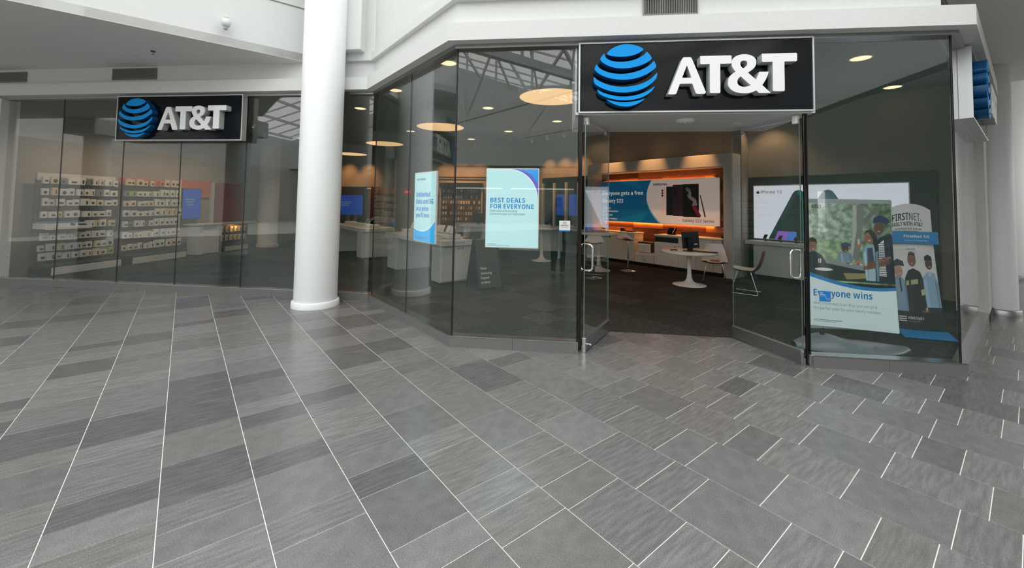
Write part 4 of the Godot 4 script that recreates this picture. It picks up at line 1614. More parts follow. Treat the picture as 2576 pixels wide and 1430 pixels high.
# ---------------------------------------------------------------- demo counters
func demo_counter(label: String, x: float, z: float) -> Node3D:
	# origin at the near cabinet corner; local x runs away along the counter, local z is towards the entrance
	var t := thing("demo_counter", label, "counter", fr(x, z, 135, 0.007))
	# local axes: x = (-.707,-.707), z = (.707,-.707)
	bpart(t, "top", M.counter_white, Vector3(1.4, 0.855, 0.46), Vector3(2.95, 0.12, 1.0), 0.01)
	bpart(t, "leg_panel", M.counter_white, Vector3(2.5, 0.41, 0.46), Vector3(0.62, 0.78, 0.92), 0.006)
	bpart(t, "cabinet", M.counter_white, Vector3(0.2, 0.42, 0.46), Vector3(0.4, 0.75, 0.92), 0.006)
	bpart(t, "plinth", M.dark_grey, Vector3(0.21, 0.025, 0.46), Vector3(0.37, 0.05, 0.88), 0.003)
	for k in 2:
		var d := bpart(t, "door", M.counter_white, Vector3(-0.006, 0.42, 0.24 + 0.45 * k), Vector3(0.014, 0.7, 0.43), 0.003)
		bpart(d, "pull", M.steel, Vector3(-0.012, 0.31, (0.17 if k == 0 else -0.17)), Vector3(0.012, 0.02, 0.04), 0.003)
	var pl := bpart(t, "display_plinth", M.counter_white, Vector3(1.35, 0.965, 0.42), Vector3(2.4, 0.1, 0.34), 0.02)
	bpart(t, "cable_rail", M.counter_white, Vector3(1.35, 0.93, 0.17), Vector3(2.1, 0.03, 0.07), 0.006)
	return t

func counters() -> void:
	var B := demo_counter("white demo counter behind the hanging blue poster", -1.13, -3.47)
	var mk := text(B, "SAMSUNG", 0, 0, 0.24, M.laminate_edge, 0, true, 0.003)
	mk.transform = Transform3D(Basis(Vector3.UP, -PI / 2), Vector3(-0.077, 0.84, 0.3)) * mk.transform
	var A := demo_counter("white demo counter farther back beside the big column", -4.42, -6.64)
	var nB := ["white tilted phone stand nearest the easel sign on the front counter", "second tilted phone stand on the front counter", "tilted phone stand behind the blue poster", "fourth tilted phone stand on the front counter", "farthest tilted phone stand on the front counter"]
	for k in 5:
		var d := thing("tilted_stand", nB[k], "stand", fr(-1.13, -3.47, 135) * T(0.35 + 0.45 * k, 1.024, 0.42), "tilted stands on the front counter")
		bpart(d, "plate", M.pack_white, Vector3(0, 0.09, 0), Vector3(0.34, 0.18, 0.02), 0.006, Basis(Vector3.RIGHT, 0.4))
		bpart(d, "card", M.cardboard_white, Vector3(0.02, 0.1, -0.025), Vector3(0.12, 0.14, 0.004), 0.002, Basis(Vector3.RIGHT, 0.4))
		bpart(d, "base", M.laminate_edge, Vector3(0, 0.01, 0.02), Vector3(0.34, 0.02, 0.16), 0.004)
	var lp := thing("laptop", "open grey laptop with black keyboard on the front counter corner", "laptop", fr(-0.62, -4.12, 150, 0.925))
	bpart(lp, "deck", M.black, Vector3(0, 0.008, 0), Vector3(0.34, 0.016, 0.24), 0.004)
	bpart(lp, "screen", M.dark_grey, Vector3(0, 0.12, 0.12), Vector3(0.34, 0.23, 0.012), 0.004, Basis(Vector3.RIGHT, 0.25))
	# half-round sign and devices on the back counter
	var sg := thing("arched_sign", "grey half-round counter sign with a blue corner", "sign", fr(-4.55, -8.35, 0, 0.923))
	var pts := PackedVector2Array()
	for k in 25:
		var a := PI * k / 24.0
		pts.append(Vector2(0.52 * cos(a), 0.34 * sin(a)))
	var st := mb()
	prism(st, pts, -0.012, 0.012)
	part(sg, "board", st, M.pack_grey)
	st = mb()
	prism(st, vec2s([0.2, 0.0, 0.51, 0.0, 0.49, 0.11, 0.44, 0.17]), 0.012, 0.014)
	part(sg, "blue_corner", st, M.brand_blue)
	var nA := ["first dark tablet on an easel stand on the back counter", "second dark tablet on an easel stand on the back counter", "third dark tablet on an easel stand on the back counter", "fourth dark tablet on an easel stand on the back counter"]
	for k in 4:
		var d := thing("demo_tablet", nA[k], "tablet", fr(-4.42, -6.64, 135) * T(0.3 + 0.42 * k, 1.023, 0.42), "tablets on the back counter")
		bpart(d, "screen", M.black_gloss, Vector3(0, 0.07, 0), Vector3(0.24, 0.15, 0.012), 0.004, Basis(Vector3.RIGHT, 0.7))
		bpart(d, "foot", M.dark_grey, Vector3(0, 0.012, 0.02), Vector3(0.08, 0.024, 0.1), 0.004)
	# sales desk behind the hanging screen
	var sd := thing("sales_desk", "long white sales desk in front of the phone case wall", "desk", T(-0.2, 0.008, -8.6))
	bpart(sd, "top", M.counter_white, Vector3(0, 0.97, 0), Vector3(3.4, 0.06, 0.75), 0.008)
	bpart(sd, "front_panel", M.counter_white, Vector3(0, 0.58, 0.2), Vector3(3.2, 0.72, 0.05), 0.006)
	for x in [-1.5, 1.5]:
		bpart(sd, "leg_panel", M.counter_white, Vector3(x, 0.47, 0), Vector3(0.08, 0.94, 0.6), 0.006)
	var names := ["black register screen at the left of the sales desk", "black register screen at the right of the sales desk"]
	for k in 2:
		var d := thing("register_screen", names[k], "monitor", fr(-1.35 + 1.7 * k, -8.65, 180 + 8 * k, 1.008), "register screens")
		bpart(d, "screen", M.black, Vector3(0, 0.22, 0), Vector3(0.38, 0.28, 0.04), 0.008)
		bpart(d, "foot", M.black, Vector3(0, 0.04, 0), Vector3(0.12, 0.08, 0.12), 0.006)
	# easel sign
	var e := thing("easel_sign", "black folding easel sign with white words on the carpet", "sign", fr(-0.2, -3.43, 39, 0.007))
	for s in [-1.0, 1.0]:
		for x in [-0.265, 0.265]:
			st = mb()
			bar(st, Vector3(x, 0.0, 0.28 * s), Vector3(x, 0.965, 0.02 * s), 0.03, 0.022)
			part(e, "side_rail", st, M.black)
	for x in [-0.265, 0.265]:
		bpart(e, "brace", M.black, Vector3(x, 0.45, 0.0), Vector3(0.012, 0.022, 0.29), 0.003)
	var tilt := Basis(Vector3.RIGHT, -atan2(0.26, 0.965))
	var bd := bpart(e, "board", M.dark_grey, Vector3(0, 0.51, 0.145), Vector3(0.5, 0.95, 0.014), 0.003, tilt)
	bpart(e, "back_board", M.dark_grey, Vector3(0, 0.51, -0.145), Vector3(0.5, 0.95, 0.014), 0.003, Basis(Vector3.RIGHT, atan2(0.26, 0.965)))
	var ws := ["Your", "Samsung", "Expert", "is Here"]
	var ww := [0.15, 0.25, 0.185, 0.19]
	for k in 4:
		text(bd, ws[k], -0.2, -0.12 - 0.09 * k - (0.016 if k in [1, 2] else 0.0), ww[k], M.text_white, 0.008, false)
	var pt := mb()
	lathe(pt, [Vector2(0, 0.004), Vector2(0.11, 0.004), Vector2(0.115, 0.0)], 24)
	solid("floor_box", "round dark cover plate set in the carpet by the easel", "plate", pt, M.black, T(0.0, 0.007, -2.45))

# ---------------------------------------------------------------- accessory wall on the left
func hang_pack(t: Node3D, w: float, h: float, d: float, m: Material, ink: Material, style: int) -> void:
	bpart(t, "carton", m, Vector3(0, h / 2, d / 2), Vector3(w, h, d), 0.002)
	if style == 0:
		bpart(t, "picture", ink, Vector3(w * 0.08, h * 0.4, d + 0.001), Vector3(w * 0.55, h * 0.3, 0.002), 0.0008)
	elif style == 1:
		var st := mb()
		lathe(st, [Vector2(0, 0.002), Vector2(minf(w, h) * 0.26, 0.002), Vector2(minf(w, h) * 0.27, 0)], 14, Transform3D(Basis(Vector3.RIGHT, PI / 2), Vector3(0, h * 0.42, d)))
		part(t, "picture", st, ink)
	else:
		bpart(t, "picture", ink, Vector3(w * 0.2, h * 0.42, d + 0.001), Vector3(w * 0.22, h * 0.5, 0.002), 0.0008)

func accessory_wall() -> void:
	var r := RandomNumberGenerator.new()
	r.seed = 91
	var units := [[-2.68, 1.56, "left"], [-4.36, 1.66, "right"]]
	for ui in 2:
		var u: Array = units[ui]
		var F := fr(-9.75, u[0], 90)
		var W: float = u[1]
		var c := thing("accessory_stand", "%s wall stand of hanging accessories behind the left glass" % ("near" if ui == 0 else "farther brown"), "display stand", F, "accessory stands")
		bpart(c, "back_panel", M.panel_brown, Vector3(W / 2, 1.16, -0.03), Vector3(W, 1.86, 0.05), 0.004)
		bpart(c, "header", M.panel_orange if ui == 1 else M.laminate, Vector3(W / 2, 2.13, -0.02), Vector3(W, 0.16, 0.06), 0.004)
		bpart(c, "ledge", M.dark_grey, Vector3(W / 2, 0.215, 0.14), Vector3(W, 0.05, 0.4), 0.006)
		bpart(c, "base", M.black, Vector3(W / 2, 0.1, 0.1), Vector3(W, 0.2, 0.36), 0.004)
		bpart(c, "drawer_front", M.laminate, Vector3(W / 2 + 0.03, 0.105, 0.35), Vector3(W - 0.16, 0.16, 0.02), 0.004)
		var ys: Array = [1.98, 1.73, 1.5, 1.24, 1.0, 0.75, 0.52, 0.32] if ui == 0 else [2.02, 1.74, 1.48, 1.22, 0.95, 0.66, 0.36]
		for k in ys.size():
			bpart(c, "rail", M.dark_grey, Vector3(W / 2, ys[k] + 0.155, 0.0), Vector3(W - 0.04, 0.012, 0.012), 0.002)
		for k in ys.size():
			var x := 0.06
			var n := 0
			if ui == 0 and k == 4:
				x = 0.9
			while x < W - 0.1:
				var wide := r.randf() < 0.3
				var w := r.randf_range(0.1, 0.13) if not wide else r.randf_range(0.14, 0.19)
				var h := r.randf_range(0.13, 0.17)
				if ui == 1 and x > 0.8:
					w = r.randf_range(0.12, 0.15)
					h = 0.2
				var pick := r.randf()
				var m: Material = M.pack_white
				var word := "white"
				if pick > 0.86:
					m = M.pack_cream
					word = "cream"
				elif pick > 0.8:
					m = M.pack_grey
					word = "grey"
				if ui == 0 and k == 7 and x > 0.85:
					m = M.pack_cream if pick > 0.4 else M.pack_green
					word = "yellowish" if pick > 0.4 else "green"
				if ui == 1 and k == 0:
					m = M.pack_orange if pick < 0.5 else M.pack_cream
					word = "orange" if pick < 0.5 else "cream"
				if ui == 1 and k == 1 and n == 1:
					m = M.pack_green
					word = "bright green"
				var t := thing("accessory_pack", "%s boxed accessory, %s from the left in the %s row of the %s stand" % [word, ORD[n], ORD[k], "near" if ui == 0 else "farther"], "package", F * T(x + w / 2, ys[k], 0.012 + r.randf() * 0.05), "accessory packs on the left stands")
				hang_pack(t, w, h, r.randf_range(0.03, 0.06), m, M.pack_ink if m != M.pack_orange else M.panel_brown, r.randi() % 3)
				x += w + r.randf_range(0.008, 0.035)
				n += 1
	# sloping demo tray
	var F := fr(-9.75, -2.68, 90)
	var t := thing("demo_tray", "white sloping demo tray with a blue strip on the near stand", "tray", F * T(0.4, 1.06, 0.02))
	bpart(t, "shelf", M.laminate, Vector3(0, 0, 0.17), Vector3(0.86, 0.02, 0.32), 0.004, Basis(Vector3.RIGHT, 0.3))
	bpart(t, "front_lip", M.pack_white, Vector3(0, -0.035, 0.325), Vector3(0.86, 0.06, 0.015), 0.004)
	bpart(t, "blue_strip", M.brand_blue, Vector3(0, 0.07, 0.03), Vector3(0.82, 0.06, 0.01), 0.003)
	for s in [-0.43, 0.43]:
		bpart(t, "cheek", M.pack_white, Vector3(s, 0.01, 0.16), Vector3(0.012, 0.12, 0.32), 0.003)
	var d := thing("demo_speaker", "small dark round speaker on the demo tray", "speaker", F * Transform3D(Basis(Vector3.RIGHT, 0.3), Vector3(0.56, 1.075, 0.2)))
	var st := mb()
	cyl(st, 0.04, 0.0, 0.03, 18)
	part(d, "body", st, M.dark_grey)
	bpart(d, "button", M.black, Vector3(0, 0.032, 0), Vector3(0.01, 0.004, 0.01), 0.001)
	d = thing("demo_handset", "black handset lying on the demo tray", "phone", F * Transform3D(Basis(Vector3.RIGHT, 0.3), Vector3(0.74, 1.07, 0.2)))
	bpart(d, "body", M.black_gloss, Vector3(0, 0.012, 0), Vector3(0.13, 0.018, 0.08), 0.004)
	bpart(d, "screen", M.dark_grey, Vector3(0, 0.0215, 0), Vector3(0.11, 0.002, 0.065), 0.0006)
	# till desk, lit low shelf and screens farther along the wall
	var G := fr(-9.3, -6.2, 90)
	var c := thing("till_desk", "white desk beside the farther accessory stand", "desk", G)
	bpart(c, "carcass", M.laminate, Vector3(0.45, 0.475, -0.2), Vector3(0.72, 0.87, 0.4), 0.004)
	bpart(c, "top", M.laminate, Vector3(0.4, 0.93, -0.18), Vector3(0.9, 0.045, 0.5), 0.004)
	bpart(c, "dark_slot", M.panel_brown, Vector3(0.46, 0.83, 0.006), Vector3(0.5, 0.1, 0.008), 0.001)
	bpart(c, "door", M.laminate, Vector3(0.46, 0.4, 0.008), Vector3(0.52, 0.66, 0.014), 0.003)
	bpart(c, "plinth", M.black, Vector3(0.45, 0.02, -0.22), Vector3(0.7, 0.04, 0.36), 0.002)
	var L := fr(-9.55, -7.35, 90)
	c = thing("low_shelf", "low lit shelf of accessories left of the store column", "shelf", L)
	bpart(c, "back_panel", M.panel_brown, Vector3(0.6, 0.52, -0.12), Vector3(1.3, 0.72, 0.04), 0.004)
	bpart(c, "top", M.laminate, Vector3(0.6, 0.92, 0.05), Vector3(1.4, 0.06, 0.5), 0.006)
	bpart(c, "base", M.black, Vector3(0.6, 0.08, 0.0), Vector3(1.3, 0.16, 0.3), 0.004)
	bpart(c, "drawer_front", M.laminate, Vector3(0.5, 0.1, 0.16), Vector3(1.0, 0.14, 0.02), 0.004)
	bpart(c, "strip_lamp", M.lamp_warm, Vector3(0.6, 0.885, -0.05), Vector3(1.1, 0.012, 0.03), 0.002)
	var l := OmniLight3D.new()
	l.name = "light"
	l.light_color = Color(1.0, 0.8, 0.5)
	l.light_energy = 0.06
	l.light_size = 0.02
	l.omni_range = 12
	l.shadow_enabled = true
	c.add_child(l, true)
	l.position = Vector3(0.6, 0.84, 0.05)
	for k in 2:
		for j in 6:
			var m: Material = M.pack_cream if k == 0 else M.pack_white
			var t2 := thing("accessory_pack", "%s pack, %s from the left in the %s row of the low lit shelf" % ["cream" if k == 0 else "white", ORD[j], ["upper", "lower"][k]], "package", L * T(0.12 + 0.19 * j, 0.62 - 0.28 * k, -0.09), "accessory packs on the low shelf")
			hang_pack(t2, 0.11, 0.19, 0.04, m, M.pack_ink, 2)
	tv("wall_screen", "blue portrait screen above the white desk", fr(-9.9, -6.55, 90, 1.55), 0.62, 0.9)
	tv("wall_screen", "blue landscape screen right of the store column", fr(-7.9, -12.2, 0, 1.55), 1.5, 0.85)
	for q in [[-6.15, "first"], [-7.35, "second"]]:
		var pz: float = q[0]
		var p := thing("pilaster_strip", "pale upright strip, %s from the accessory stand" % q[1], "strip", fr(-9.99, pz, 90))
		bpart(p, "board", M.laminate, Vector3(0, 1.5, 0.056), Vector3(0.11, 1.5, 0.1), 0.004)
		bpart(p, "cap", M.laminate_edge, Vector3(0, 2.26, 0.05), Vector3(0.13, 0.02, 0.12), 0.003)
	var o := struct("wall_left_003", "band of orange panelling above the accessory wall")
	bpart(o, "panel", M.panel_orange, Vector3(-9.97, 2.0, -6.7), Vector3(0.05, 0.5, 1.5), 0.004)
	bpart(o, "panel", M.chair_red, Vector3(-9.97, 1.6, -8.1), Vector3(0.05, 1.3, 1.2), 0.004)
	# ceiling spots that wash the left wall
	var zs := [-3.0, -3.9, -5.0, -5.9, -7.0]
	for k in 5:
		aimed_spot("spotlight", "bright spotlight, %s from the window along the left wall" % ORD[k], Vector3(-8.3, 3.98, zs[k]), Vector3(-9.75, 1.4, zs[k]), 1.7, 40, Color(1.0, 0.88, 0.74))

func tv(called: String, label: String, xf: Transform3D, w: float, h: float) -> void:
	var t := thing(called, label, "screen", xf, "blue wall screens")
	bpart(t, "case", M.black, Vector3(0, 0, 0.02), Vector3(w + 0.03, h + 0.03, 0.04), 0.005)
	qpart(t, "screen", M.tv_blue, Vector3(0, 0, 0.0415), w, h)
	for k in 3:
		bpart(t, "caption", M.screen_text_grey, Vector3(-w * 0.1, h * 0.15 - 0.08 * k, 0.042), Vector3(w * (0.5 - 0.08 * k), 0.03, 0.001), 0.0003)

# ---------------------------------------------------------------- displays on the back wall
func back_displays() -> void:
	# phone case wall
	var c := thing("case_wall", "dark wall panel hung with rows of phone cases", "display panel", T(-2.82, 0, -12.3))
	bpart(c, "panel", M.panel_brown, Vector3(0, 1.45, 0), Vector3(1.75, 2.2, 0.05), 0.004)
	bpart(c, "valance", M.black, Vector3(0, 2.46, 0.12), Vector3(1.85, 0.2, 0.25), 0.004)
	for x in [-0.9, 0.9]:
		bpart(c, "cheek", M.laminate, Vector3(x, 1.4, 0.06), Vector3(0.06, 2.3, 0.18), 0.004)
	var st := mb()
	box(st, Vector3(0, 0.06, 0.003), Vector3(0.068, 0.125, 0.012))
	st.generate_normals()
	var pack := st.commit()
	var r := RandomNumberGenerator.new()
	r.seed = 5
	var mats := [M.pack_cream, M.pack_white, M.pack_grey, M.laminate_edge, M.dark_grey]
	var words := ["cream", "white", "grey", "beige", "dark"]
	for k in 6:
		for j in 15:
			if k == 5 and j > 9:
				continue
			var mi := r.randi() % 5
			solid("phone_case", "%s phone case, %s from the left in the %s row of the case wall" % [words[mi], ORD[j], ORD[k]], "phone case", pack, mats[mi], T(-2.82 - 0.77 + 0.11 * j, 2.15 - 0.235 * k, -12.26), "phone cases on the dark wall")
	var w := struct("trim_10", "row of thin dark rails above the case wall")
	for k in 2:
		bpart(w, "rail", M.panel_brown, Vector3(-2.8, 2.72 + 0.1 * k, -12.33), Vector3(2.6, 0.03, 0.04), 0.004)
	for k in 3:
		aimed_spot("spotlight", "spotlight above the case wall, %s from the left" % ORD[k], Vector3(-3.5 + 0.7 * k, 3.98, -11.3), Vector3(-3.5 + 0.7 * k, 2.3, -12.35), 3.6, 32)
	# poster bays behind the big column
	c = thing("poster_bay", "dim framed poster bay just right of the big column", "display", T(-7.55, 0, -12.3))
	bpart(c, "backing", M.niche_dark, Vector3(0, 1.5, 0), Vector3(1.3, 1.7, 0.05), 0.004)
	qpart(c, "poster", print_mat(itex(dim_poster()), 0.12), Vector3(-0.06, 1.55, 0.03), 0.95, 1.45)
	bpart(c, "side_strip", M.panel_brown, Vector3(0.82, 1.6, 0.02), Vector3(0.5, 1.5, 0.06), 0.004)
	bpart(c, "side_strip", M.laminate, Vector3(-0.82, 1.5, 0.05), Vector3(0.14, 1.8, 0.14), 0.004)
	bpart(c, "shelf", M.laminate, Vector3(0.1, 0.72, 0.2), Vector3(2.0, 0.05, 0.42), 0.004)
	for k in 2:
		aimed_spot("spotlight", "spotlight above the dim poster bay, %s from the left" % ORD[k], Vector3(-7.9 + 0.9 * k, 3.98, -11.5), Vector3(-7.9 + 0.9 * k, 2.4, -12.35), 3.2, 28)
	# lit upright frames with dark blue screens left of the entrance
	var S := fr(5.103, -5.843, -45)
	c = thing("screen_frame", "row of pale lit uprights with dark screens left of the wood bay", "display", S * T(-5.5, 0, -0.38))
	bpart(c, "backing", M.black, Vector3(0, 1.5, -0.04), Vector3(2.4, 2.4, 0.04), 0.004)
	for k in 4:
		bpart(c, "upright", M.laminate, Vector3(-1.1 + 0.6 * k, 1.45, 0.02), Vector3(0.09, 2.1, 0.08), 0.004)
	for k in 2:
		var s := qpart(c, "screen", M.tv_blue, Vector3(-0.2 + 0.6 * k, 1.7, -0.015), 0.42, 0.75)
	bpart(c, "shelf", M.laminate, Vector3(0, 0.85, 0.14), Vector3(2.4, 0.05, 0.35), 0.004)
	for k in 3:
		aimed_spot("spotlight", "spotlight above the dark screens, %s from the left" % ORD[k], S * Vector3(-6.4 + 0.8 * k, 3.98, 0.4), S * Vector3(-6.4 + 0.8 * k, 2.6, -0.5), 2.8, 28)
	var ex := thing("exit_sign", "small red lit exit box on the back wall", "sign", T(-5.2, 2.15, -12.3))
	bpart(ex, "box", M.exit_red, Vector3(0, 0, 0.02), Vector3(0.24, 0.12, 0.05), 0.006)
	bpart(ex, "bracket", M.dark_grey, Vector3(0, 0.09, 0.0), Vector3(0.05, 0.06, 0.03), 0.003)

func dim_poster() -> Image:
	var im := Image.create(512, 780, false, Image.FORMAT_RGB8)
	im.fill(Color(0.16, 0.13, 0.14))
	for k in 14:
		iell(im, 70 + 31 * k, 250 + 60 * sin(k * 1.7), 46, 90, Color(0.2 + 0.02 * (k % 4), 0.11, 0.1), 0.4)
	for k in 4:
		iell(im, 120 + 90 * k, 500, 32, 40, Color(0.5, 0.36, 0.3))
		ipoly(im, [80 + 90 * k, 760, 88 + 90 * k, 560, 152 + 90 * k, 560, 165 + 90 * k, 760], Color(0.42, 0.34, 0.32) if k % 2 == 0 else Color(0.15, 0.14, 0.2))
	return im

# ---------------------------------------------------------------- screens, posters and stands in the windows
func deals_print() -> Image:
	var im := Image.create(1024, 1536, false, Image.FORMAT_RGB8)
	im.fill(Color(0.7, 0.85, 0.86))
	var a := [470, 0]
	var b := [560, 0]
	for k in 25:
		var t := k / 24.0
		a.append(430 + 594 * sin(t * PI / 2))
		a.append(640 * (1 - cos(t * PI / 2)) + 2)
	a.append_array([1024, 0])
	ipoly(im, a, Color(0.9, 0.97, 0.98))
	var c := [480, 0]
	for k in 25:
		var t := k / 24.0
		c.append(455 + 569 * sin(t * PI / 2))
		c.append(620 * (1 - cos(t * PI / 2)))
	c.append_array([1024, 0])
	ipoly(im, c, Color(0.36, 0.33, 0.72))
	for k in 25:
		var t := k / 24.0
		b.append(545 + 479 * sin(t * PI / 2))
		b.append(395 * (1 - cos(t * PI / 2)))
	b.append_array([1024, 0])
	ipoly(im, b, Color(0.1, 0.56, 0.84))
	return im

func unlimited_print() -> Image:
	var im := Image.create(704, 1024, false, Image.FORMAT_RGB8)
	im.fill(Color(0.71, 0.87, 0.885))
	var a := [0, 1024]
	var b := [0, 1024]
	for k in 25:
		var t := k / 24.0
		var y := 845 + 50 * sin(t * PI * 0.8) - 170 * pow(t, 3.0)
		a.append_array([704 * t, y - 12])
		b.append_array([704 * t, y])
	a.append_array([704, 1024])
	b.append_array([704, 1024])
	ipoly(im, a, Color(0.92, 0.98, 0.98))
	ipoly(im, b, Color(0.04, 0.66, 0.9))
	return im

func picnic_print() -> Image:
	var W := 1024
	var H := 1404
	var im := Image.create(W, H, false, Image.FORMAT_RGB8)
	var nz := FastNoiseLite.new()
	nz.seed = 7
	nz.frequency = 0.009
	nz.fractal_octaves = 6
	for y in range(0, 900, 4):
		for x in range(0, W, 4):
			var v := nz.get_noise_2d(x, y * 1.2) * 0.5 + 0.5
			var k := clampf((v - 0.3) * 2.2, 0, 1)
			var side := clampf(float(x) / W, 0, 1)
			var dark := Color(0.52, 0.62, 0.54).lerp(Color(0.2, 0.29, 0.2), side)
			var light := Color(0.84, 0.9, 0.84).lerp(Color(0.5, 0.6, 0.48), side)
			if y > 420 and side < 0.55:
				light = Color(0.68, 0.78, 0.56)
			im.fill_rect(Rect2i(x, y, 4, 4), dark.lerp(light, k))
	# trunk
	ipoly(im, [560, 20, 700, 20, 690, 200, 660, 380, 620, 600, 640, 720, 470, 720, 520, 520, 560, 300], Color(0.45, 0.47, 0.44))
	ipoly(im, [560, 20, 610, 20, 600, 300, 550, 560, 520, 720, 470, 720, 520, 520, 555, 300], Color(0.66, 0.68, 0.64))
	ipoly(im, [680, 180, 860, 20, 910, 20, 690, 260], Color(0.4, 0.42, 0.4))
	# soft focus for what is far away
	im.resize(W / 6, H / 6, Image.INTERPOLATE_BILINEAR)
	im.resize(W, H, Image.INTERPOLATE_CUBIC)
	# table top with food
	ipoly(im, [200, 640, 700, 660, 900, 720, 640, 760, 260, 700], Color(0.26, 0.3, 0.31))
	im.fill_rect(Rect2i(0, 690, W, 190), Color(0.13, 0.15, 0.16))
	ipoly(im, [200, 640, 700, 660, 900, 720, 640, 750, 230, 690], Color(0.5, 0.55, 0.55))
	iell(im, 430, 640, 22, 26, Color(0.5, 0.26, 0.12))
	iell(im, 520, 645, 46, 22, Color(0.72, 0.72, 0.45))
	iell(im, 600, 655, 30, 18, Color(0.7, 0.45, 0.35))
	ipoly(im, [420, 790, 700, 780, 760, 830, 460, 860], Color(0.55, 0.52, 0.36))
	# man at the left
	iell(im, 60, 500, 48, 66, Color(0.55, 0.38, 0.3))
	ipoly(im, [8, 480, 12, 420, 60, 396, 108, 424, 112, 480, 90, 450, 30, 452], Color(0.07, 0.06, 0.06))
	ipoly(im, [0, 570, 90, 560, 170, 600, 230, 700, 240, 760, 0, 780], Color(0.1, 0.12, 0.18))
	im.fill_rect(Rect2i(126, 640, 12, 50), Color(0.85, 0.86, 0.88))
	im.fill_rect(Rect2i(148, 640, 12, 50), Color(0.85, 0.86, 0.88))
	iell(im, 190, 760, 110, 18, Color(0.86, 0.87, 0.86))
	# seated man in a cap
	ipoly(im, [350, 640, 370, 560, 430, 540, 520, 560, 560, 640, 520, 670, 400, 670], Color(0.45, 0.56, 0.62))
	iell(im, 455, 510, 42, 48, Color(0.34, 0.24, 0.2))
	ipoly(im, [405, 490, 415, 455, 460, 440, 505, 455, 535, 486, 500, 488], Color(0.2, 0.28, 0.36))
	# woman holding a phone up
	ipoly(im, [690, 860, 660, 560, 700, 470, 780, 450, 850, 520, 850, 860], Color(0.5, 0.64, 0.7))
	ipoly(im, [715, 700, 720, 500, 780, 490, 800, 700], Color(0.25, 0.27, 0.33))
	ipoly(im, [720, 860, 730, 720, 830, 720, 840, 860], Color(0.62, 0.72, 0.78))
	iell(im, 745, 380, 52, 72, Color(0.55, 0.38, 0.3), -0.2)
	ipoly(im, [690, 340, 720, 300, 780, 290, 830, 340, 870, 480, 860, 560, 810, 520, 790, 400, 745, 320], Color(0.1, 0.08, 0.08))
	iell(im, 620, 470, 30, 26, Color(0.6, 0.42, 0.33))
	im.fill_rect(Rect2i(606, 400, 28, 60), Color(0.75, 0.72, 0.62))
	# man in blue cap and striped shirt
	ipoly(im, [800, 860, 810, 480, 860, 380, 1000, 330, 1024, 360, 1024, 860], Color(0.1, 0.12, 0.2))
	ipoly(im, [846, 800, 856, 450, 920, 400, 930, 800], Color(0.88, 0.88, 0.88))
	for k in 19:
		im.fill_rect(Rect2i(850, 440 + 19 * k, 78, 8), Color(0.14, 0.15, 0.2))
	iell(im, 870, 270, 60, 76, Color(0.36, 0.25, 0.2), 0.15)
	ipoly(im, [800, 220, 815, 160, 880, 130, 960, 150, 1015, 205, 960, 225, 880, 200], Color(0.1, 0.14, 0.34))
	ipoly(im, [670, 690, 760, 650, 990, 610, 1010, 650, 800, 720, 700, 740], Color(0.42, 0.29, 0.23))
	# folds, faces and lights on the figures
	for q in [[60, 520], [455, 525], [742, 398], [862, 292]]:
		iell(im, q[0] + 6, q[1] + 16, 15, 5, Color(0.86, 0.8, 0.76), 0.1)
		iell(im, q[0] - 14, q[1] - 22, 6, 4, Color(0.12, 0.08, 0.07))
		iell(im, q[0] + 18, q[1] - 24, 6, 4, Color(0.12, 0.08, 0.07))
	ipoly(im, [30, 600, 44, 596, 70, 770, 40, 776], Color(0.16, 0.19, 0.27))
	ipoly(im, [400, 580, 414, 570, 430, 660, 412, 664], Color(0.6, 0.7, 0.76))
	ipoly(im, [500, 580, 512, 584, 530, 650, 512, 660], Color(0.36, 0.46, 0.52))
	ipoly(im, [676, 560, 700, 520, 712, 850, 690, 860], Color(0.66, 0.78, 0.83))
	ipoly(im, [812, 540, 846, 520, 840, 860, 815, 860], Color(0.4, 0.53, 0.6))
	ipoly(im, [950, 400, 980, 390, 1000, 640, 972, 650], Color(0.15, 0.18, 0.29))
	ipoly(im, [985, 640, 1024, 630, 1024, 860, 1000, 860], Color(0.06, 0.07, 0.13))
	ipoly(im, [830, 620, 990, 575, 1000, 600, 850, 655], Color(0.5, 0.36, 0.29))
	iell(im, 690, 720, 34, 20, Color(0.46, 0.32, 0.25), -0.3)
	for k in 7:
		iell(im, 440 + 40 * k, 676 + 5 * (k % 3), 16, 8, [Color(0.75, 0.62, 0.3), Color(0.55, 0.25, 0.16), Color(0.8, 0.8, 0.74)][k % 3])
	# sweep of blue and white lower part
	var a := [0, H]
	var b := [0, H]
	for k in 33:
		var t := k / 32.0
		var y := 795 + 150 * sin(t * PI * 0.62) - 20 * t * t
		a.append_array([W * t, y])
		b.append_array([W * t, y + 46 - 12 * t])
	a.append_array([W, H])
	b.append_array([W, H])
	ipoly(im, a, Color(0.06, 0.5, 0.75))
	ipoly(im, b, Color(0.85, 0.93, 0.94))
	itext(im, "AT&T", 50, 62, 130, Color(0.12, 0.15, 0.16), true)
	itext(im, "UNLIMITED", 192, 62, 250, Color(0.55, 0.66, 0.7), false)
	itext(im, "Everyone wins", 60, 1090, 690, Color(0.08, 0.46, 0.72), true)
	itext(im, "With Unlimited Your Way you can pick", 60, 1172, 740, Color(0.5, 0.58, 0.62), false)
	itext(im, "the perfect plan for each family member.", 60, 1228, 790, Color(0.5, 0.58, 0.62), false)
	im.fill_rect(Rect2i(60, 1330, 330, 6), Color(0.35, 0.4, 0.44))
	im.fill_rect(Rect2i(60, 1348, 270, 5), Color(0.55, 0.6, 0.64))
	return im

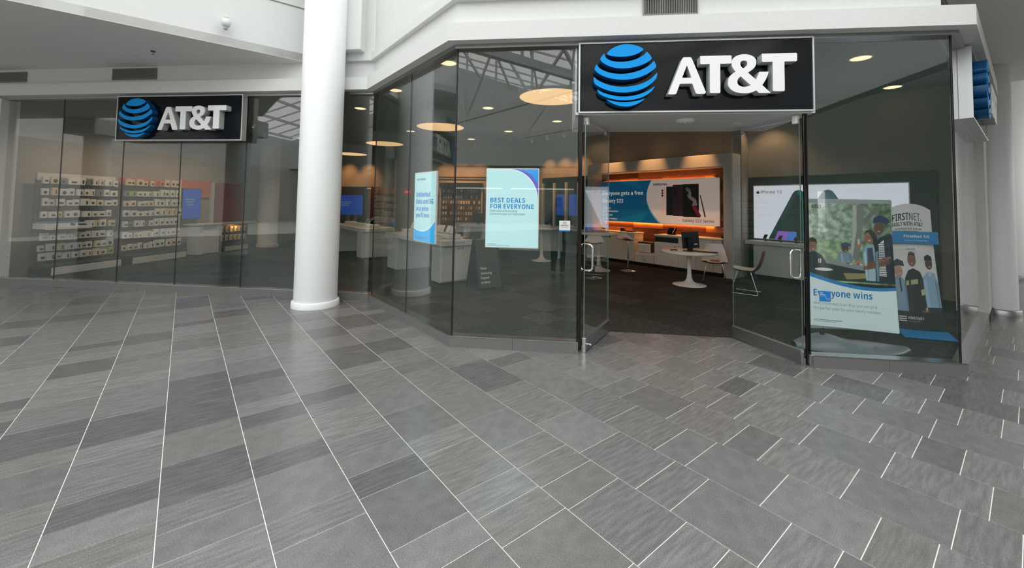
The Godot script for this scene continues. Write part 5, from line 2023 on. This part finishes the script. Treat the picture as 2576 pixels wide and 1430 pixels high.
func responders_print() -> Image:
	var W := 640
	var H := 1500
	var im := Image.create(W, H, false, Image.FORMAT_RGB8)
	im.fill(Color(0.85, 0.85, 0.845))
	# woman in uniform at the left
	ipoly(im, [0, 1240, 10, 860, 70, 800, 130, 790, 200, 860, 230, 1000, 200, 1240], Color(0.52, 0.62, 0.72))
	iell(im, 110, 730, 56, 76, Color(0.72, 0.56, 0.47))
	ipoly(im, [34, 690, 30, 620, 100, 580, 180, 610, 190, 670, 110, 660], Color(0.13, 0.14, 0.17))
	ipoly(im, [110, 820, 130, 820, 140, 980, 122, 1000], Color(0.12, 0.14, 0.18))
	# firefighter in the middle
	iell(im, 300, 590, 58, 80, Color(0.5, 0.35, 0.28))
	ipoly(im, [250, 560, 262, 505, 300, 490, 345, 505, 356, 570, 330, 530, 275, 528], Color(0.08, 0.07, 0.07))
	ipoly(im, [190, 1240, 190, 820, 240, 720, 310, 690, 400, 730, 450, 860, 470, 1240], Color(0.09, 0.09, 0.09))
	ipoly(im, [200, 850, 360, 820, 360, 880, 200, 910], Color(0.72, 0.7, 0.5))
	ipoly(im, [385, 960, 455, 930, 462, 1000, 392, 1030], Color(0.72, 0.74, 0.5))
	ipoly(im, [420, 1180, 500, 1160, 505, 1215, 425, 1235], Color(0.72, 0.72, 0.55))
	# man in pale blue shirt at the right
	iell(im, 535, 620, 52, 76, Color(0.33, 0.23, 0.19))
	ipoly(im, [478, 590, 482, 540, 530, 515, 580, 535, 590, 585, 530, 580], Color(0.1, 0.13, 0.14))
	ipoly(im, [440, 1180, 430, 800, 500, 730, 600, 740, 640, 860, 640, 1180], Color(0.55, 0.68, 0.78))
	im.fill_rect(Rect2i(450, 1170, 190, 90), Color(0.12, 0.15, 0.2))
	iell(im, 420, 1240, 60, 26, Color(0.5, 0.35, 0.28))
	for q in [[118, 735], [296, 600], [538, 630]]:
		iell(im, q[0] + 4, q[1] + 34, 16, 5, Color(0.84, 0.76, 0.72))
		iell(im, q[0] - 16, q[1] - 6, 6, 4, Color(0.12, 0.09, 0.08))
		iell(im, q[0] + 20, q[1] - 6, 6, 4, Color(0.12, 0.09, 0.08))
	ipoly(im, [20, 900, 50, 870, 60, 1230, 24, 1235], Color(0.62, 0.71, 0.8))
	ipoly(im, [170, 880, 200, 900, 205, 1230, 180, 1235], Color(0.42, 0.52, 0.62))
	ipoly(im, [440, 840, 480, 800, 490, 1170, 455, 1175], Color(0.64, 0.76, 0.85))
	ipoly(im, [590, 820, 625, 860, 630, 1170, 600, 1170], Color(0.45, 0.58, 0.68))
	ipoly(im, [235, 760, 262, 735, 270, 1200, 240, 1210], Color(0.16, 0.16, 0.155))
	ipoly(im, [395, 770, 420, 800, 428, 930, 400, 920], Color(0.17, 0.17, 0.16))
	ipoly(im, [500, 745, 535, 790, 570, 745], Color(0.7, 0.8, 0.87))
	im.fill_rect(Rect2i(0, 1235, W, H - 1235), Color(0.07, 0.075, 0.08))
	itext(im, "FIRST", 60, 150, 240, Color(0.1, 0.1, 0.11), true)
	itext(im, "NET.", 308, 150, 180, Color(0.15, 0.15, 0.16), false)
	itext(im, "BUILT WITH AT&T", 55, 205, 450, Color(0.12, 0.12, 0.13), true)
	itext(im, "THE NETWORK BUILT WITH AND", 90, 245, 390, Color(0.25, 0.25, 0.26), true)
	itext(im, "FOR FIRST RESPONDERS.", 140, 275, 300, Color(0.25, 0.25, 0.26), true)
	itext(im, "SCAN HERE", 235, 470, 130, Color(0.3, 0.31, 0.32), true)
	im.fill_rect(Rect2i(250, 490, 100, 5), Color(0.6, 0.6, 0.6))
	im.fill_rect(Rect2i(250, 505, 115, 5), Color(0.55, 0.55, 0.55))
	for k in 3:
		im.fill_rect(Rect2i(70, 1300 + 26 * k, 95, 12), Color(0.9, 0.9, 0.9))
	itext(im, "FIRSTNET", 185, 1335, 200, Color(0.9, 0.9, 0.9), true)
	itext(im, "Built with AT&T", 185, 1365, 150, Color(0.75, 0.75, 0.75), false)
	return im

func window_displays() -> void:
	var an := fr(-1.97, -1.97, -45)
	var s := thing("window_screen", "hanging pale blue screen inside the angled glass", "screen", an * T(1.915, 1.64, -0.0685))
	bpart(s, "case", M.letter_white, Vector3(0, 0, -0.016), Vector3(0.65, 0.97, 0.03), 0.004)
	qpart(s, "display", print_mat(itex(unlimited_print()), 0.42), Vector3(0, 0, 0.0), 0.63, 0.95)
	var ln := ["Unlimited", "data and 5G", "at a price", "you'll love"]
	var lw := [0.42, 0.51, 0.38, 0.4]
	for k in 4:
		text(s, ln[k], -0.255, [0.14, 0.045, -0.075, -0.165][k], lw[k], M.screen_text_blue, 0.001, true, 0.001)
	text(s, "AT&T PREPAID", -0.255, 0.37, 0.27, M.screen_text_grey, 0.001, true, 0.001)
	for k in 2:
		bpart(s, "small_print", M.screen_text_blue, Vector3(-0.1, -0.42 - 0.018 * k, 0.001), Vector3(0.4 - 0.1 * k, 0.006, 0.001), 0.0003)
	panel_light(s, Vector3(0, 0, 0.0012), 0.6, 0.9, Color(0.75, 0.95, 1.0), 0.05)
	s = thing("window_screen", "hanging pale blue screen with purple corner beside the entrance", "screen", T(0.715, 1.652, -0.0685))
	bpart(s, "case", M.letter_white, Vector3(0, 0, -0.018), Vector3(0.64, 0.955, 0.034), 0.004)
	qpart(s, "display", print_mat(itex(deals_print()), 0.4), Vector3(0, 0, 0.0), 0.62, 0.935)
	text(s, "BEST DEALS", -0.265, 0.065, 0.42, M.screen_text_blue, 0.001, true, 0.001)
	text(s, "FOR EVERYONE", -0.265, -0.007, 0.525, M.screen_text_blue, 0.001, true, 0.001)
	text(s, "Both new and existing", -0.267, -0.055, 0.33, M.screen_text_grey, 0.001, false, 0.001)
	text(s, "customers get our best deals.", -0.267, -0.09, 0.43, M.screen_text_grey, 0.001, false, 0.001)
	bpart(s, "small_print", M.screen_text_grey, Vector3(-0.24, -0.435, 0.001), Vector3(0.11, 0.006, 0.001), 0.0003)
	bpart(s, "small_print", M.screen_text_grey, Vector3(-0.16, -0.452, 0.001), Vector3(0.27, 0.004, 0.001), 0.0003)
	panel_light(s, Vector3(0, 0, 0.0012), 0.6, 0.9, Color(0.75, 0.95, 1.0), 0.05)
	# stickers on the glass
	s = thing("glass_sticker", "small square white sticker on the glass beside the entrance", "sticker", T(1.342, 1.452, -0.0525))
	bpart(s, "sheet", M.cardboard_white, Vector3(0, 0, 0), Vector3(0.128, 0.125, 0.001), 0.0003)
	bpart(s, "blue_foot", M.brand_blue, Vector3(0, -0.055, 0.0008), Vector3(0.128, 0.015, 0.001), 0.0003)
	for k in 3:
		bpart(s, "bar_mark", M.text_grey, Vector3(0, 0.046 - 0.011 * k, 0.0008), Vector3(0.04, 0.0045, 0.001), 0.0003)
	text(s, "FIRSTNET", -0.047, -0.002, 0.092, M.text_black, 0.0006, true, 0.0008)
	text(s, "Built with AT&T", -0.038, -0.022, 0.075, M.text_grey, 0.0006, false, 0.0008)
	s = thing("glass_sticker", "small square blue sticker low on the right pane", "sticker", T(4.155, 0.752, -0.0525))
	bpart(s, "sheet", M.text_blue, Vector3(0, 0, 0), Vector3(0.115, 0.11, 0.001), 0.0003)
	text(s, "BUY", -0.05, 0.03, 0.03, M.text_white, 0.0006, true, 0.0008)
	text(s, "ONLINE.", -0.05, 0.012, 0.055, M.text_white, 0.0006, true, 0.0008)
	text(s, "PICK UP IN STORE", -0.05, 0.0, 0.065, M.text_white, 0.0006, false, 0.0008)
	var st3 := mb()
	tube(st3, [Vector3(0.0, -0.014, 0.001), Vector3(0.012, -0.014, 0.001), Vector3(0.018, -0.038, 0.001), Vector3(0.042, -0.036, 0.001), Vector3(0.046, -0.02, 0.001), Vector3(0.014, -0.02, 0.001)], 0.0012, 5)
	part(s, "cart_outline", st3, M.text_white)
	# swinging poster board on a wave-shaped foot
	var b := thing("poster_board", "large framed family picnic poster on a grey wave foot", "poster stand", fr(4.83, -0.74, 3, 0.007))
	bpart(b, "frame", M.base_grey, Vector3(0, 1.02, 0), Vector3(1.04, 1.6, 0.05), 0.02)
	var sheet := mb()
	var n := 14
	for k in n:
		for j in 2:
			pass
	# the sheet bows a little out of the frame at its lower right corner
	var stq := mb()
	stq.set_smooth_group(1)
	for i in 14:
		for j in 14:
			var c := []
			for q in [[0, 0], [0, 1], [1, 1], [1, 0]]:
				var u: float = (i + q[0]) / 14.0
				var v: float = (j + q[1]) / 14.0
				var bow := 0.05 * pow(u, 2.0) * pow(1 - v, 1.5)
				c.append([Vector3(-0.49 + 0.98 * u + 0.03 * u * (1 - v), 0.27 + 1.5 * v - 0.06 * u * (1 - v), 0.028 + bow), Vector2(u, 1 - v)])
			for e in [0, 1, 2, 0, 2, 3]:
				stq.set_uv(c[e][1])
				stq.add_vertex(c[e][0])
	part(b, "poster_sheet", stq, print_mat(itex(picnic_print()), 0.0, 0.3))
	for x in [-0.32, 0.32]:
		var st := mb()
		cyl(st, 0.026, 0.1, 0.24, 16, T(x, 0, 0))
		part(b, "post", st, M.black)
	# foot: a low wave-shaped shell
	var foot := mb()
	foot.set_smooth_group(1)
	var prof := []
	for k in 29:
		var t := k / 28.0
		var x := -0.66 + 1.32 * t
		var h := 0.035 + 0.12 * exp(-pow((t - 0.28) / 0.22, 2.0)) + 0.02 * exp(-pow((t - 0.7) / 0.2, 2.0))
		var w := 0.28 * pow(sin(PI * clampf(t, 0.02, 0.98)), 0.55)
		var row := []
		for j in 13:
			var a := PI * j / 12.0
			row.append(Vector3(x, maxf(0.0, h * pow(sin(a), 0.8)), w * cos(a)))
		prof.append(row)
	for k in 28:
		for j in 12:
			quad(foot, prof[k][j], prof[k][j + 1], prof[k + 1][j + 1], prof[k + 1][j])
	part(b, "wave_foot", foot, M.foot_grey)
	# cardboard standee
	var f := thing("cardboard_standee", "tall curved cardboard standee with three uniformed people", "standee", fr(6.14, -1.42, -12, 0.008))
	var stc := mb()
	stc.set_smooth_group(1)
	for i in 12:
		for j in 20:
			var c := []
			for q in [[0, 0], [0, 1], [1, 1], [1, 0]]:
				var u: float = (i + q[0]) / 12.0
				var v: float = (j + q[1]) / 20.0
				var half := 0.275 - 0.035 * v
				var x := (u - 0.5) * 2.0
				var yy := 0.04 + 1.56 * v + 0.0
				c.append([Vector3(x * half, yy + 0.09 * (1.0 - x * x) * pow(v, 6.0) + 0.1 * pow(v, 4.0), -0.2 * sin(v * 1.25) + 0.03 - 0.02 * x * x), Vector2(u, 1 - v)])
			for e in [0, 1, 2, 0, 2, 3]:
				stc.set_uv(c[e][1])
				stc.add_vertex(c[e][0])
	part(f, "printed_panel", stc, print_mat(itex(responders_print()), 0.0, 0.5))
	bpart(f, "back_strut", M.cardboard_white, Vector3(0, 0.6, -0.27), Vector3(0.3, 1.2, 0.01), 0.002, Basis(Vector3.RIGHT, 0.06))
	var bandm := bpart(f, "blue_band", M.brand_blue, Vector3(0.0, 1.315, -0.108), Vector3(0.56, 0.17, 0.02), 0.004, Basis(Vector3.RIGHT, -0.08))
	text(bandm, "FirstNet 5G", -0.1, 0.0, 0.28, M.text_white, 0.0105, true, 0.001)
	text(bandm, "For America's first responders", -0.1, -0.05, 0.26, M.text_white, 0.0105, false, 0.0008)
	bpart(f, "blue_shelf", M.brand_blue, Vector3(0.02, 0.045, 0.1), Vector3(0.56, 0.02, 0.22), 0.004, Basis(Vector3.RIGHT, 0.25))

# ---------------------------------------------------------------- corridor at the right
func right_corridor() -> void:
	var w := struct("wall_corridor", "white shop wall along the side corridor")
	var st := mb()
	band(st, [p2(9.2, -3.72), p2(25, -19.5)], -0.3, 0.0, 0, 6.5)
	part(w, "face", st, M.plaster_white)
	w = struct("wall_corridor_001", "white wall on the far side of the side corridor")
	st = mb()
	band(st, [p2(34, -10.5), p2(17.2, 6.3)], -0.3, 0.0, 0, 6.5)
	part(w, "face", st, M.plaster_white)
	w = struct("wall_corridor_end", "pale wall closing the side corridor")
	st = mb()
	band(st, [p2(24.5, -19.9), p2(34.2, -10.2)], -0.3, 0.0, 0, 6.5)
	part(w, "face", st, M.plaster_white)
	round_column("column", "round white column nearest the right corner glass", 8.64, -3.06, 0.21, 4.18, M.brushed_steel)
	round_column("column", "second round white column along the side corridor", 13.0, -7.3, 0.26, 6.4, M.brushed_steel)
	round_column("column", "third round white column along the side corridor", 16.2, -10.55, 0.26, 6.4, M.brushed_steel)
	w = struct("ceiling_003", "pale ceiling over the shop side of the side corridor")
	st = mb()
	slab(st, vec2s([9.5, -4.25, 13.2, -0.55, 33, -20.3, 29.3, -24]), 5.2, 5.35)
	part(w, "slab", st, M.white_paint)
	# small sales stand far down the corridor
	var k := thing("sales_stand", "small white and pink stand far down the corridor", "stand", fr(16.5, -9.95, -45))
	bpart(k, "body", M.pack_white, Vector3(0, 0.45, 0), Vector3(1.0, 0.9, 0.6), 0.01)
	mat("pink", Color(0.85, 0.12, 0.4), 0.5)
	bpart(k, "pink_panel", M.pink, Vector3(0, 0.45, 0.305), Vector3(0.96, 0.6, 0.01), 0.002)
	bpart(k, "top_frame", M.letter_white, Vector3(0, 1.0, 0), Vector3(1.0, 0.05, 0.6), 0.005)
	mat("teal_goods", Color(0.15, 0.4, 0.36), 0.6)
	bpart(k, "goods", M.teal_goods, Vector3(-0.1, 0.97, 0.1), Vector3(0.3, 0.1, 0.3), 0.04)

# ---------------------------------------------------------------- people
func sdf_mesh(bones: Array, cell: float, blend: float) -> ArrayMesh:
	# bones: [from, to, radius_from, radius_to]; tapered capsules joined smoothly, meshed as surface nets
	var lo := Vector3(1e9, 1e9, 1e9)
	var hi := -lo
	for b in bones:
		var r: float = maxf(b[2], b[3]) + blend + cell * 2
		for p in [b[0], b[1]]:
			lo = lo.min(p - Vector3(r, r, r))
			hi = hi.max(p + Vector3(r, r, r))
	var n := Vector3i(((hi - lo) / cell).ceil()) + Vector3i(1, 1, 1)
	var f := PackedFloat32Array()
	f.resize(n.x * n.y * n.z)
	f.fill(1.0)
	for b in bones:
		var a: Vector3 = b[0]
		var e: Vector3 = b[1]
		var ra: float = b[2]
		var rb: float = b[3]
		var r := maxf(ra, rb) + blend + cell * 2
		var i0 := Vector3i(((a.min(e) - Vector3(r, r, r) - lo) / cell).floor()).clamp(Vector3i.ZERO, n - Vector3i.ONE)
		var i1 := Vector3i(((a.max(e) + Vector3(r, r, r) - lo) / cell).ceil()).clamp(Vector3i.ZERO, n - Vector3i.ONE)
		var d := e - a
		var dd := maxf(d.length_squared(), 1e-9)
		for z in range(i0.z, i1.z + 1):
			for y in range(i0.y, i1.y + 1):
				var at := (z * n.y + y) * n.x
				for x in range(i0.x, i1.x + 1):
					var p := lo + Vector3(x, y, z) * cell
					var t := clampf((p - a).dot(d) / dd, 0.0, 1.0)
					var v := (p - a - d * t).length() - lerpf(ra, rb, t)
					var o := f[at + x]
					var h := maxf(blend - absf(o - v), 0.0) / blend
					f[at + x] = minf(o, v) - h * h * blend * 0.25
	var ids := {}
	var st := SurfaceTool.new()
	st.begin(Mesh.PRIMITIVE_TRIANGLES)
	st.set_smooth_group(0)
	var sx := 1
	var sy := n.x
	var sz := n.x * n.y
	var verts := PackedVector3Array()
	for z in n.z - 1:
		for y in n.y - 1:
			for x in n.x - 1:
				var c := z * sz + y * sy + x
				var m := 0
				var vals := [f[c], f[c + sx], f[c + sy], f[c + sx + sy], f[c + sz], f[c + sx + sz], f[c + sy + sz], f[c + sx + sy + sz]]
				for k in 8:
					if vals[k] < 0.0:
						m |= 1 << k
				if m == 0 or m == 255:
					continue
				var acc := Vector3.ZERO
				var cnt := 0
				for e in [[0, 1], [2, 3], [4, 5], [6, 7], [0, 2], [1, 3], [4, 6], [5, 7], [0, 4], [1, 5], [2, 6], [3, 7]]:
					var va: float = vals[e[0]]
					var vb: float = vals[e[1]]
					if (va < 0.0) != (vb < 0.0):
						var t := va / (va - vb)
						var pa := Vector3(e[0] & 1, (e[0] >> 1) & 1, (e[0] >> 2) & 1)
						var pb := Vector3(e[1] & 1, (e[1] >> 1) & 1, (e[1] >> 2) & 1)
						acc += pa.lerp(pb, t)
						cnt += 1
				ids[c] = verts.size()
				verts.append(lo + (Vector3(x, y, z) + acc / cnt) * cell)
	for c in ids.keys():
		var x: int = c % n.x
		var y: int = (c / n.x) % n.y
		var z: int = c / sz
		if x == 0 or y == 0 or z == 0:
			continue
		var inside := f[c] < 0.0
		for ax in 3:
			var step: int = [sx, sy, sz][ax]
			if (f[c + step] < 0.0) == inside:
				continue
			var u: int = [sy, sz, sx][ax]
			var w: int = [sz, sx, sy][ax]
			if not (ids.has(c - u) and ids.has(c - w) and ids.has(c - u - w)):
				continue
			var q := [verts[ids[c]], verts[ids[c - u]], verts[ids[c - u - w]], verts[ids[c - w]]]
			if inside:
				quad(st, q[0], q[1], q[2], q[3])
			else:
				quad(st, q[3], q[2], q[1], q[0])
	st.generate_normals()
	return st.commit()

func hand_bones(wrist: Vector3, towards: Vector3, side: Vector3, curl: Vector3) -> Array:
	# palm, four fingers and a thumb; towards = finger direction, side = from little finger to index
	var out := []
	var palm := wrist + towards * 0.09
	for k in 4:
		var o := side * (0.03 - 0.02 * k) * -1.0
		out.append([wrist + o * 0.6, palm + o, 0.016, 0.0115])
		var l: float = [0.036, 0.042, 0.039, 0.03][k]
		var j1 := palm + o + towards * l + curl * 0.006
		var j2 := j1 + towards * l * 0.35 + curl * l * 0.6
		out.append([palm + o, j1, 0.0095, 0.0085])
		out.append([j1, j2, 0.0085, 0.007])
	var tb := wrist + towards * 0.03 + side * 0.025
	out.append([tb, tb + side * 0.03 + towards * 0.025, 0.013, 0.0105])
	out.append([tb + side * 0.03 + towards * 0.025, tb + side * 0.042 + towards * 0.055 + curl * 0.012, 0.0105, 0.008])
	return out

func people() -> void:
	# the visitor who takes the picture: stands behind the viewpoint and shows as a reflection in the glass
	var o := Vector3(1.27, 0, 5.2)
	var v := func(x: float, y: float, z: float) -> Vector3: return o + Vector3(x, y, z)
	var legs := []
	var feet := []
	for s in [-1.0, 1.0]:
		legs.append([v.call(0.09 * s, 0.93, 0.02), v.call(0.1 * s, 0.5, -0.02), 0.088, 0.06])
		legs.append([v.call(0.1 * s, 0.5, -0.02), v.call(0.11 * s, 0.11, 0.02), 0.06, 0.042])
		feet.append([v.call(0.11 * s, 0.05, 0.04), v.call(0.125 * s, 0.045, -0.16), 0.045, 0.042])
	var torso := [[v.call(0, 0.95, 0.02), v.call(0, 1.12, 0.02), 0.125, 0.12], [v.call(-0.07, 1.12, 0.02), v.call(-0.1, 1.4, 0.03), 0.1, 0.1], [v.call(0.07, 1.12, 0.02), v.call(0.1, 1.4, 0.03), 0.1, 0.1], [v.call(-0.13, 1.45, 0.03), v.call(0.13, 1.45, 0.03), 0.075, 0.075]]
	var arms := []
	for s in [-1.0, 1.0]:
		arms.append([v.call(0.18 * s, 1.45, 0.03), v.call(0.27 * s, 1.27, -0.13), 0.055, 0.043])
	var fore := []
	var hands := []
	for s in [-1.0, 1.0]:
		fore.append([v.call(0.27 * s, 1.27, -0.13), v.call(0.1 * s, 1.58, -0.2), 0.041, 0.028])
		hands.append_array(hand_bones(v.call(0.1 * s, 1.58, -0.2), Vector3(-0.25 * s, 0.86, -0.43).normalized(), Vector3(-0.8 * s, -0.1, -0.2).normalized(), Vector3(-0.5 * s, 0, -0.5).normalized()))
	var head := [[v.call(0, 1.5, 0.03), v.call(0, 1.62, 0.01), 0.055, 0.055], [v.call(0, 1.69, 0.0), v.call(0, 1.79, 0.03), 0.072, 0.088], [v.call(0, 1.66, -0.045), v.call(0, 1.68, -0.03), 0.045, 0.05], [v.call(0, 1.72, -0.085), v.call(0, 1.695, -0.1), 0.012, 0.015], [v.call(-0.085, 1.72, 0.02), v.call(-0.085, 1.75, 0.025), 0.014, 0.018], [v.call(0.085, 1.72, 0.02), v.call(0.085, 1.75, 0.025), 0.014, 0.018]]
	var p := thing("person", "reflected person in blue shirt and dark jeans holding up a phone", "person")
	var body := legs + torso + arms + fore + head
	part(p, "body", sdf_mesh(body, 0.016, 0.03), M.skin)
	var grow := func(bs: Array, g: float) -> Array:
		var out := []
		for b in bs:
			out.append([b[0], b[1], b[2] + g, b[3] + g])
		return out
	part(p, "jeans", sdf_mesh(grow.call(legs, 0.016) + [[v.call(-0.05, 0.95, 0.02), v.call(0.05, 0.95, 0.02), 0.13, 0.13]], 0.016, 0.04), M.denim)
	part(p, "shirt", sdf_mesh(grow.call(torso + arms, 0.016) + [[v.call(-0.06, 0.98, 0.02), v.call(0.06, 0.98, 0.02), 0.13, 0.13]], 0.016, 0.04), M.shirt_blue)
	part(p, "hand", sdf_mesh(hands, 0.005, 0.008), M.skin)
	part(p, "hair", sdf_mesh([[v.call(0, 1.8, 0.05), v.call(0, 1.815, 0.01), 0.092, 0.088], [v.call(0, 1.72, 0.07), v.call(0, 1.78, 0.06), 0.07, 0.085]], 0.014, 0.03), M.hair)
	for b in feet:
		part(p, "shoe", sdf_mesh([b, [b[1], b[1] + Vector3(0, -0.005, -0.03), 0.04, 0.032], [b[0] + Vector3(0, 0.05, 0), b[0], 0.045, 0.045]], 0.012, 0.02), M.shoe_grey)
	for s in [-1.0, 1.0]:
		var e := mb()
		lathe(e, [Vector2(0, 0.004), Vector2(0.011, 0.002), Vector2(0.013, 0)], 10, Transform3D(Basis(Vector3.RIGHT, -PI / 2), v.call(0.032 * s, 1.735, -0.074)))
		part(p, "eye", e, M.hair)
	var ph := thing("mobile_phone", "black phone held up by the reflected person", "phone", T(1.266, 1.7, 4.9))
	bpart(ph, "body", M.black, Vector3(0, 0, 0), Vector3(0.15, 0.074, 0.009), 0.004)
	bpart(ph, "lens_bump", M.dark_grey, Vector3(0.05, 0.012, -0.006), Vector3(0.03, 0.03, 0.003), 0.001)
	# someone sitting at the far right edge, only the shoes reach into the picture
	o = Vector3(14.62, 0, -8.72)
	var L := Vector3(-R2, 0, -R2)
	var U := Vector3.UP
	var S := Vector3(R2, 0, -R2)
	var hip := o - L * 0.5 + U * 0.52
	var leg2 := [[hip - S * 0.1, o + U * 0.52 - S * 0.1, 0.085, 0.06], [o + U * 0.52 - S * 0.1, o + U * 0.1 - S * 0.1, 0.06, 0.042], [hip + S * 0.1, o + L * -0.05 + U * 0.62 + S * 0.02, 0.085, 0.06], [o + L * -0.05 + U * 0.62 + S * 0.02, o + L * 0.05 + U * 0.48 - S * 0.16, 0.058, 0.045]]
	var tors2 := [[hip, hip + U * 0.2, 0.14, 0.13], [hip + U * 0.2, hip + U * 0.5, 0.13, 0.14], [hip + U * 0.52 - S * 0.13, hip + U * 0.52 + S * 0.13, 0.075, 0.075]]
	var arm2 := [[hip + U * 0.5 + S * 0.19, hip + U * 0.25 + S * 0.24, 0.052, 0.042], [hip + U * 0.25 + S * 0.24, hip + U * 0.17 + L * 0.24 + S * 0.12, 0.04, 0.03], [hip + U * 0.5 - S * 0.19, hip + U * 0.25 - S * 0.24, 0.052, 0.042], [hip + U * 0.25 - S * 0.24, hip + U * 0.17 + L * 0.24 - S * 0.12, 0.04, 0.03]]
	var head2 := [[hip + U * 0.58, hip + U * 0.7 + L * 0.02, 0.055, 0.055], [hip + U * 0.78 + L * 0.03, hip + U * 0.87, 0.075, 0.09], [hip + U * 0.76 + L * 0.08, hip + U * 0.77 + L * 0.06, 0.045, 0.05]]
	p = thing("person", "seated person far down the corridor, dark shoes just in view", "person")
	part(p, "body", sdf_mesh(leg2 + tors2 + arm2 + head2, 0.02, 0.03), M.skin)
	part(p, "trousers", sdf_mesh(grow.call(leg2, 0.018) + [[hip - S * 0.06, hip + S * 0.06, 0.15, 0.15]], 0.02, 0.04), M.dark_grey)
	part(p, "top", sdf_mesh(grow.call(tors2 + arm2, 0.018), 0.02, 0.04), M.pack_grey)
	part(p, "hair", sdf_mesh([[hip + U * 0.88 - L * 0.02, hip + U * 0.82 - L * 0.05, 0.095, 0.085]], 0.016, 0.03), M.hair)
	for b in [[o + U * 0.05 - S * 0.1 - L * 0.02, o + U * 0.045 - S * 0.1 + L * 0.2], [o + L * 0.05 + U * 0.45 - S * 0.17, o + L * 0.27 + U * 0.43 - S * 0.17]]:
		var sh := part(p, "shoe", sdf_mesh([[b[0], b[1], 0.05, 0.04], [b[0] + U * 0.05, b[0], 0.05, 0.05]], 0.014, 0.02), M.black)
	var bn := thing("bench", "pale bench under the seated person in the corridor", "bench", fr(hip.x, hip.z, -45))
	bpart(bn, "seat", M.laminate, Vector3(0.1, 0.36, 0), Vector3(0.5, 0.06, 1.5), 0.01)
	for z in [-0.6, 0.6]:
		bpart(bn, "leg", M.steel, Vector3(0.1, 0.165, z), Vector3(0.4, 0.33, 0.05), 0.006)
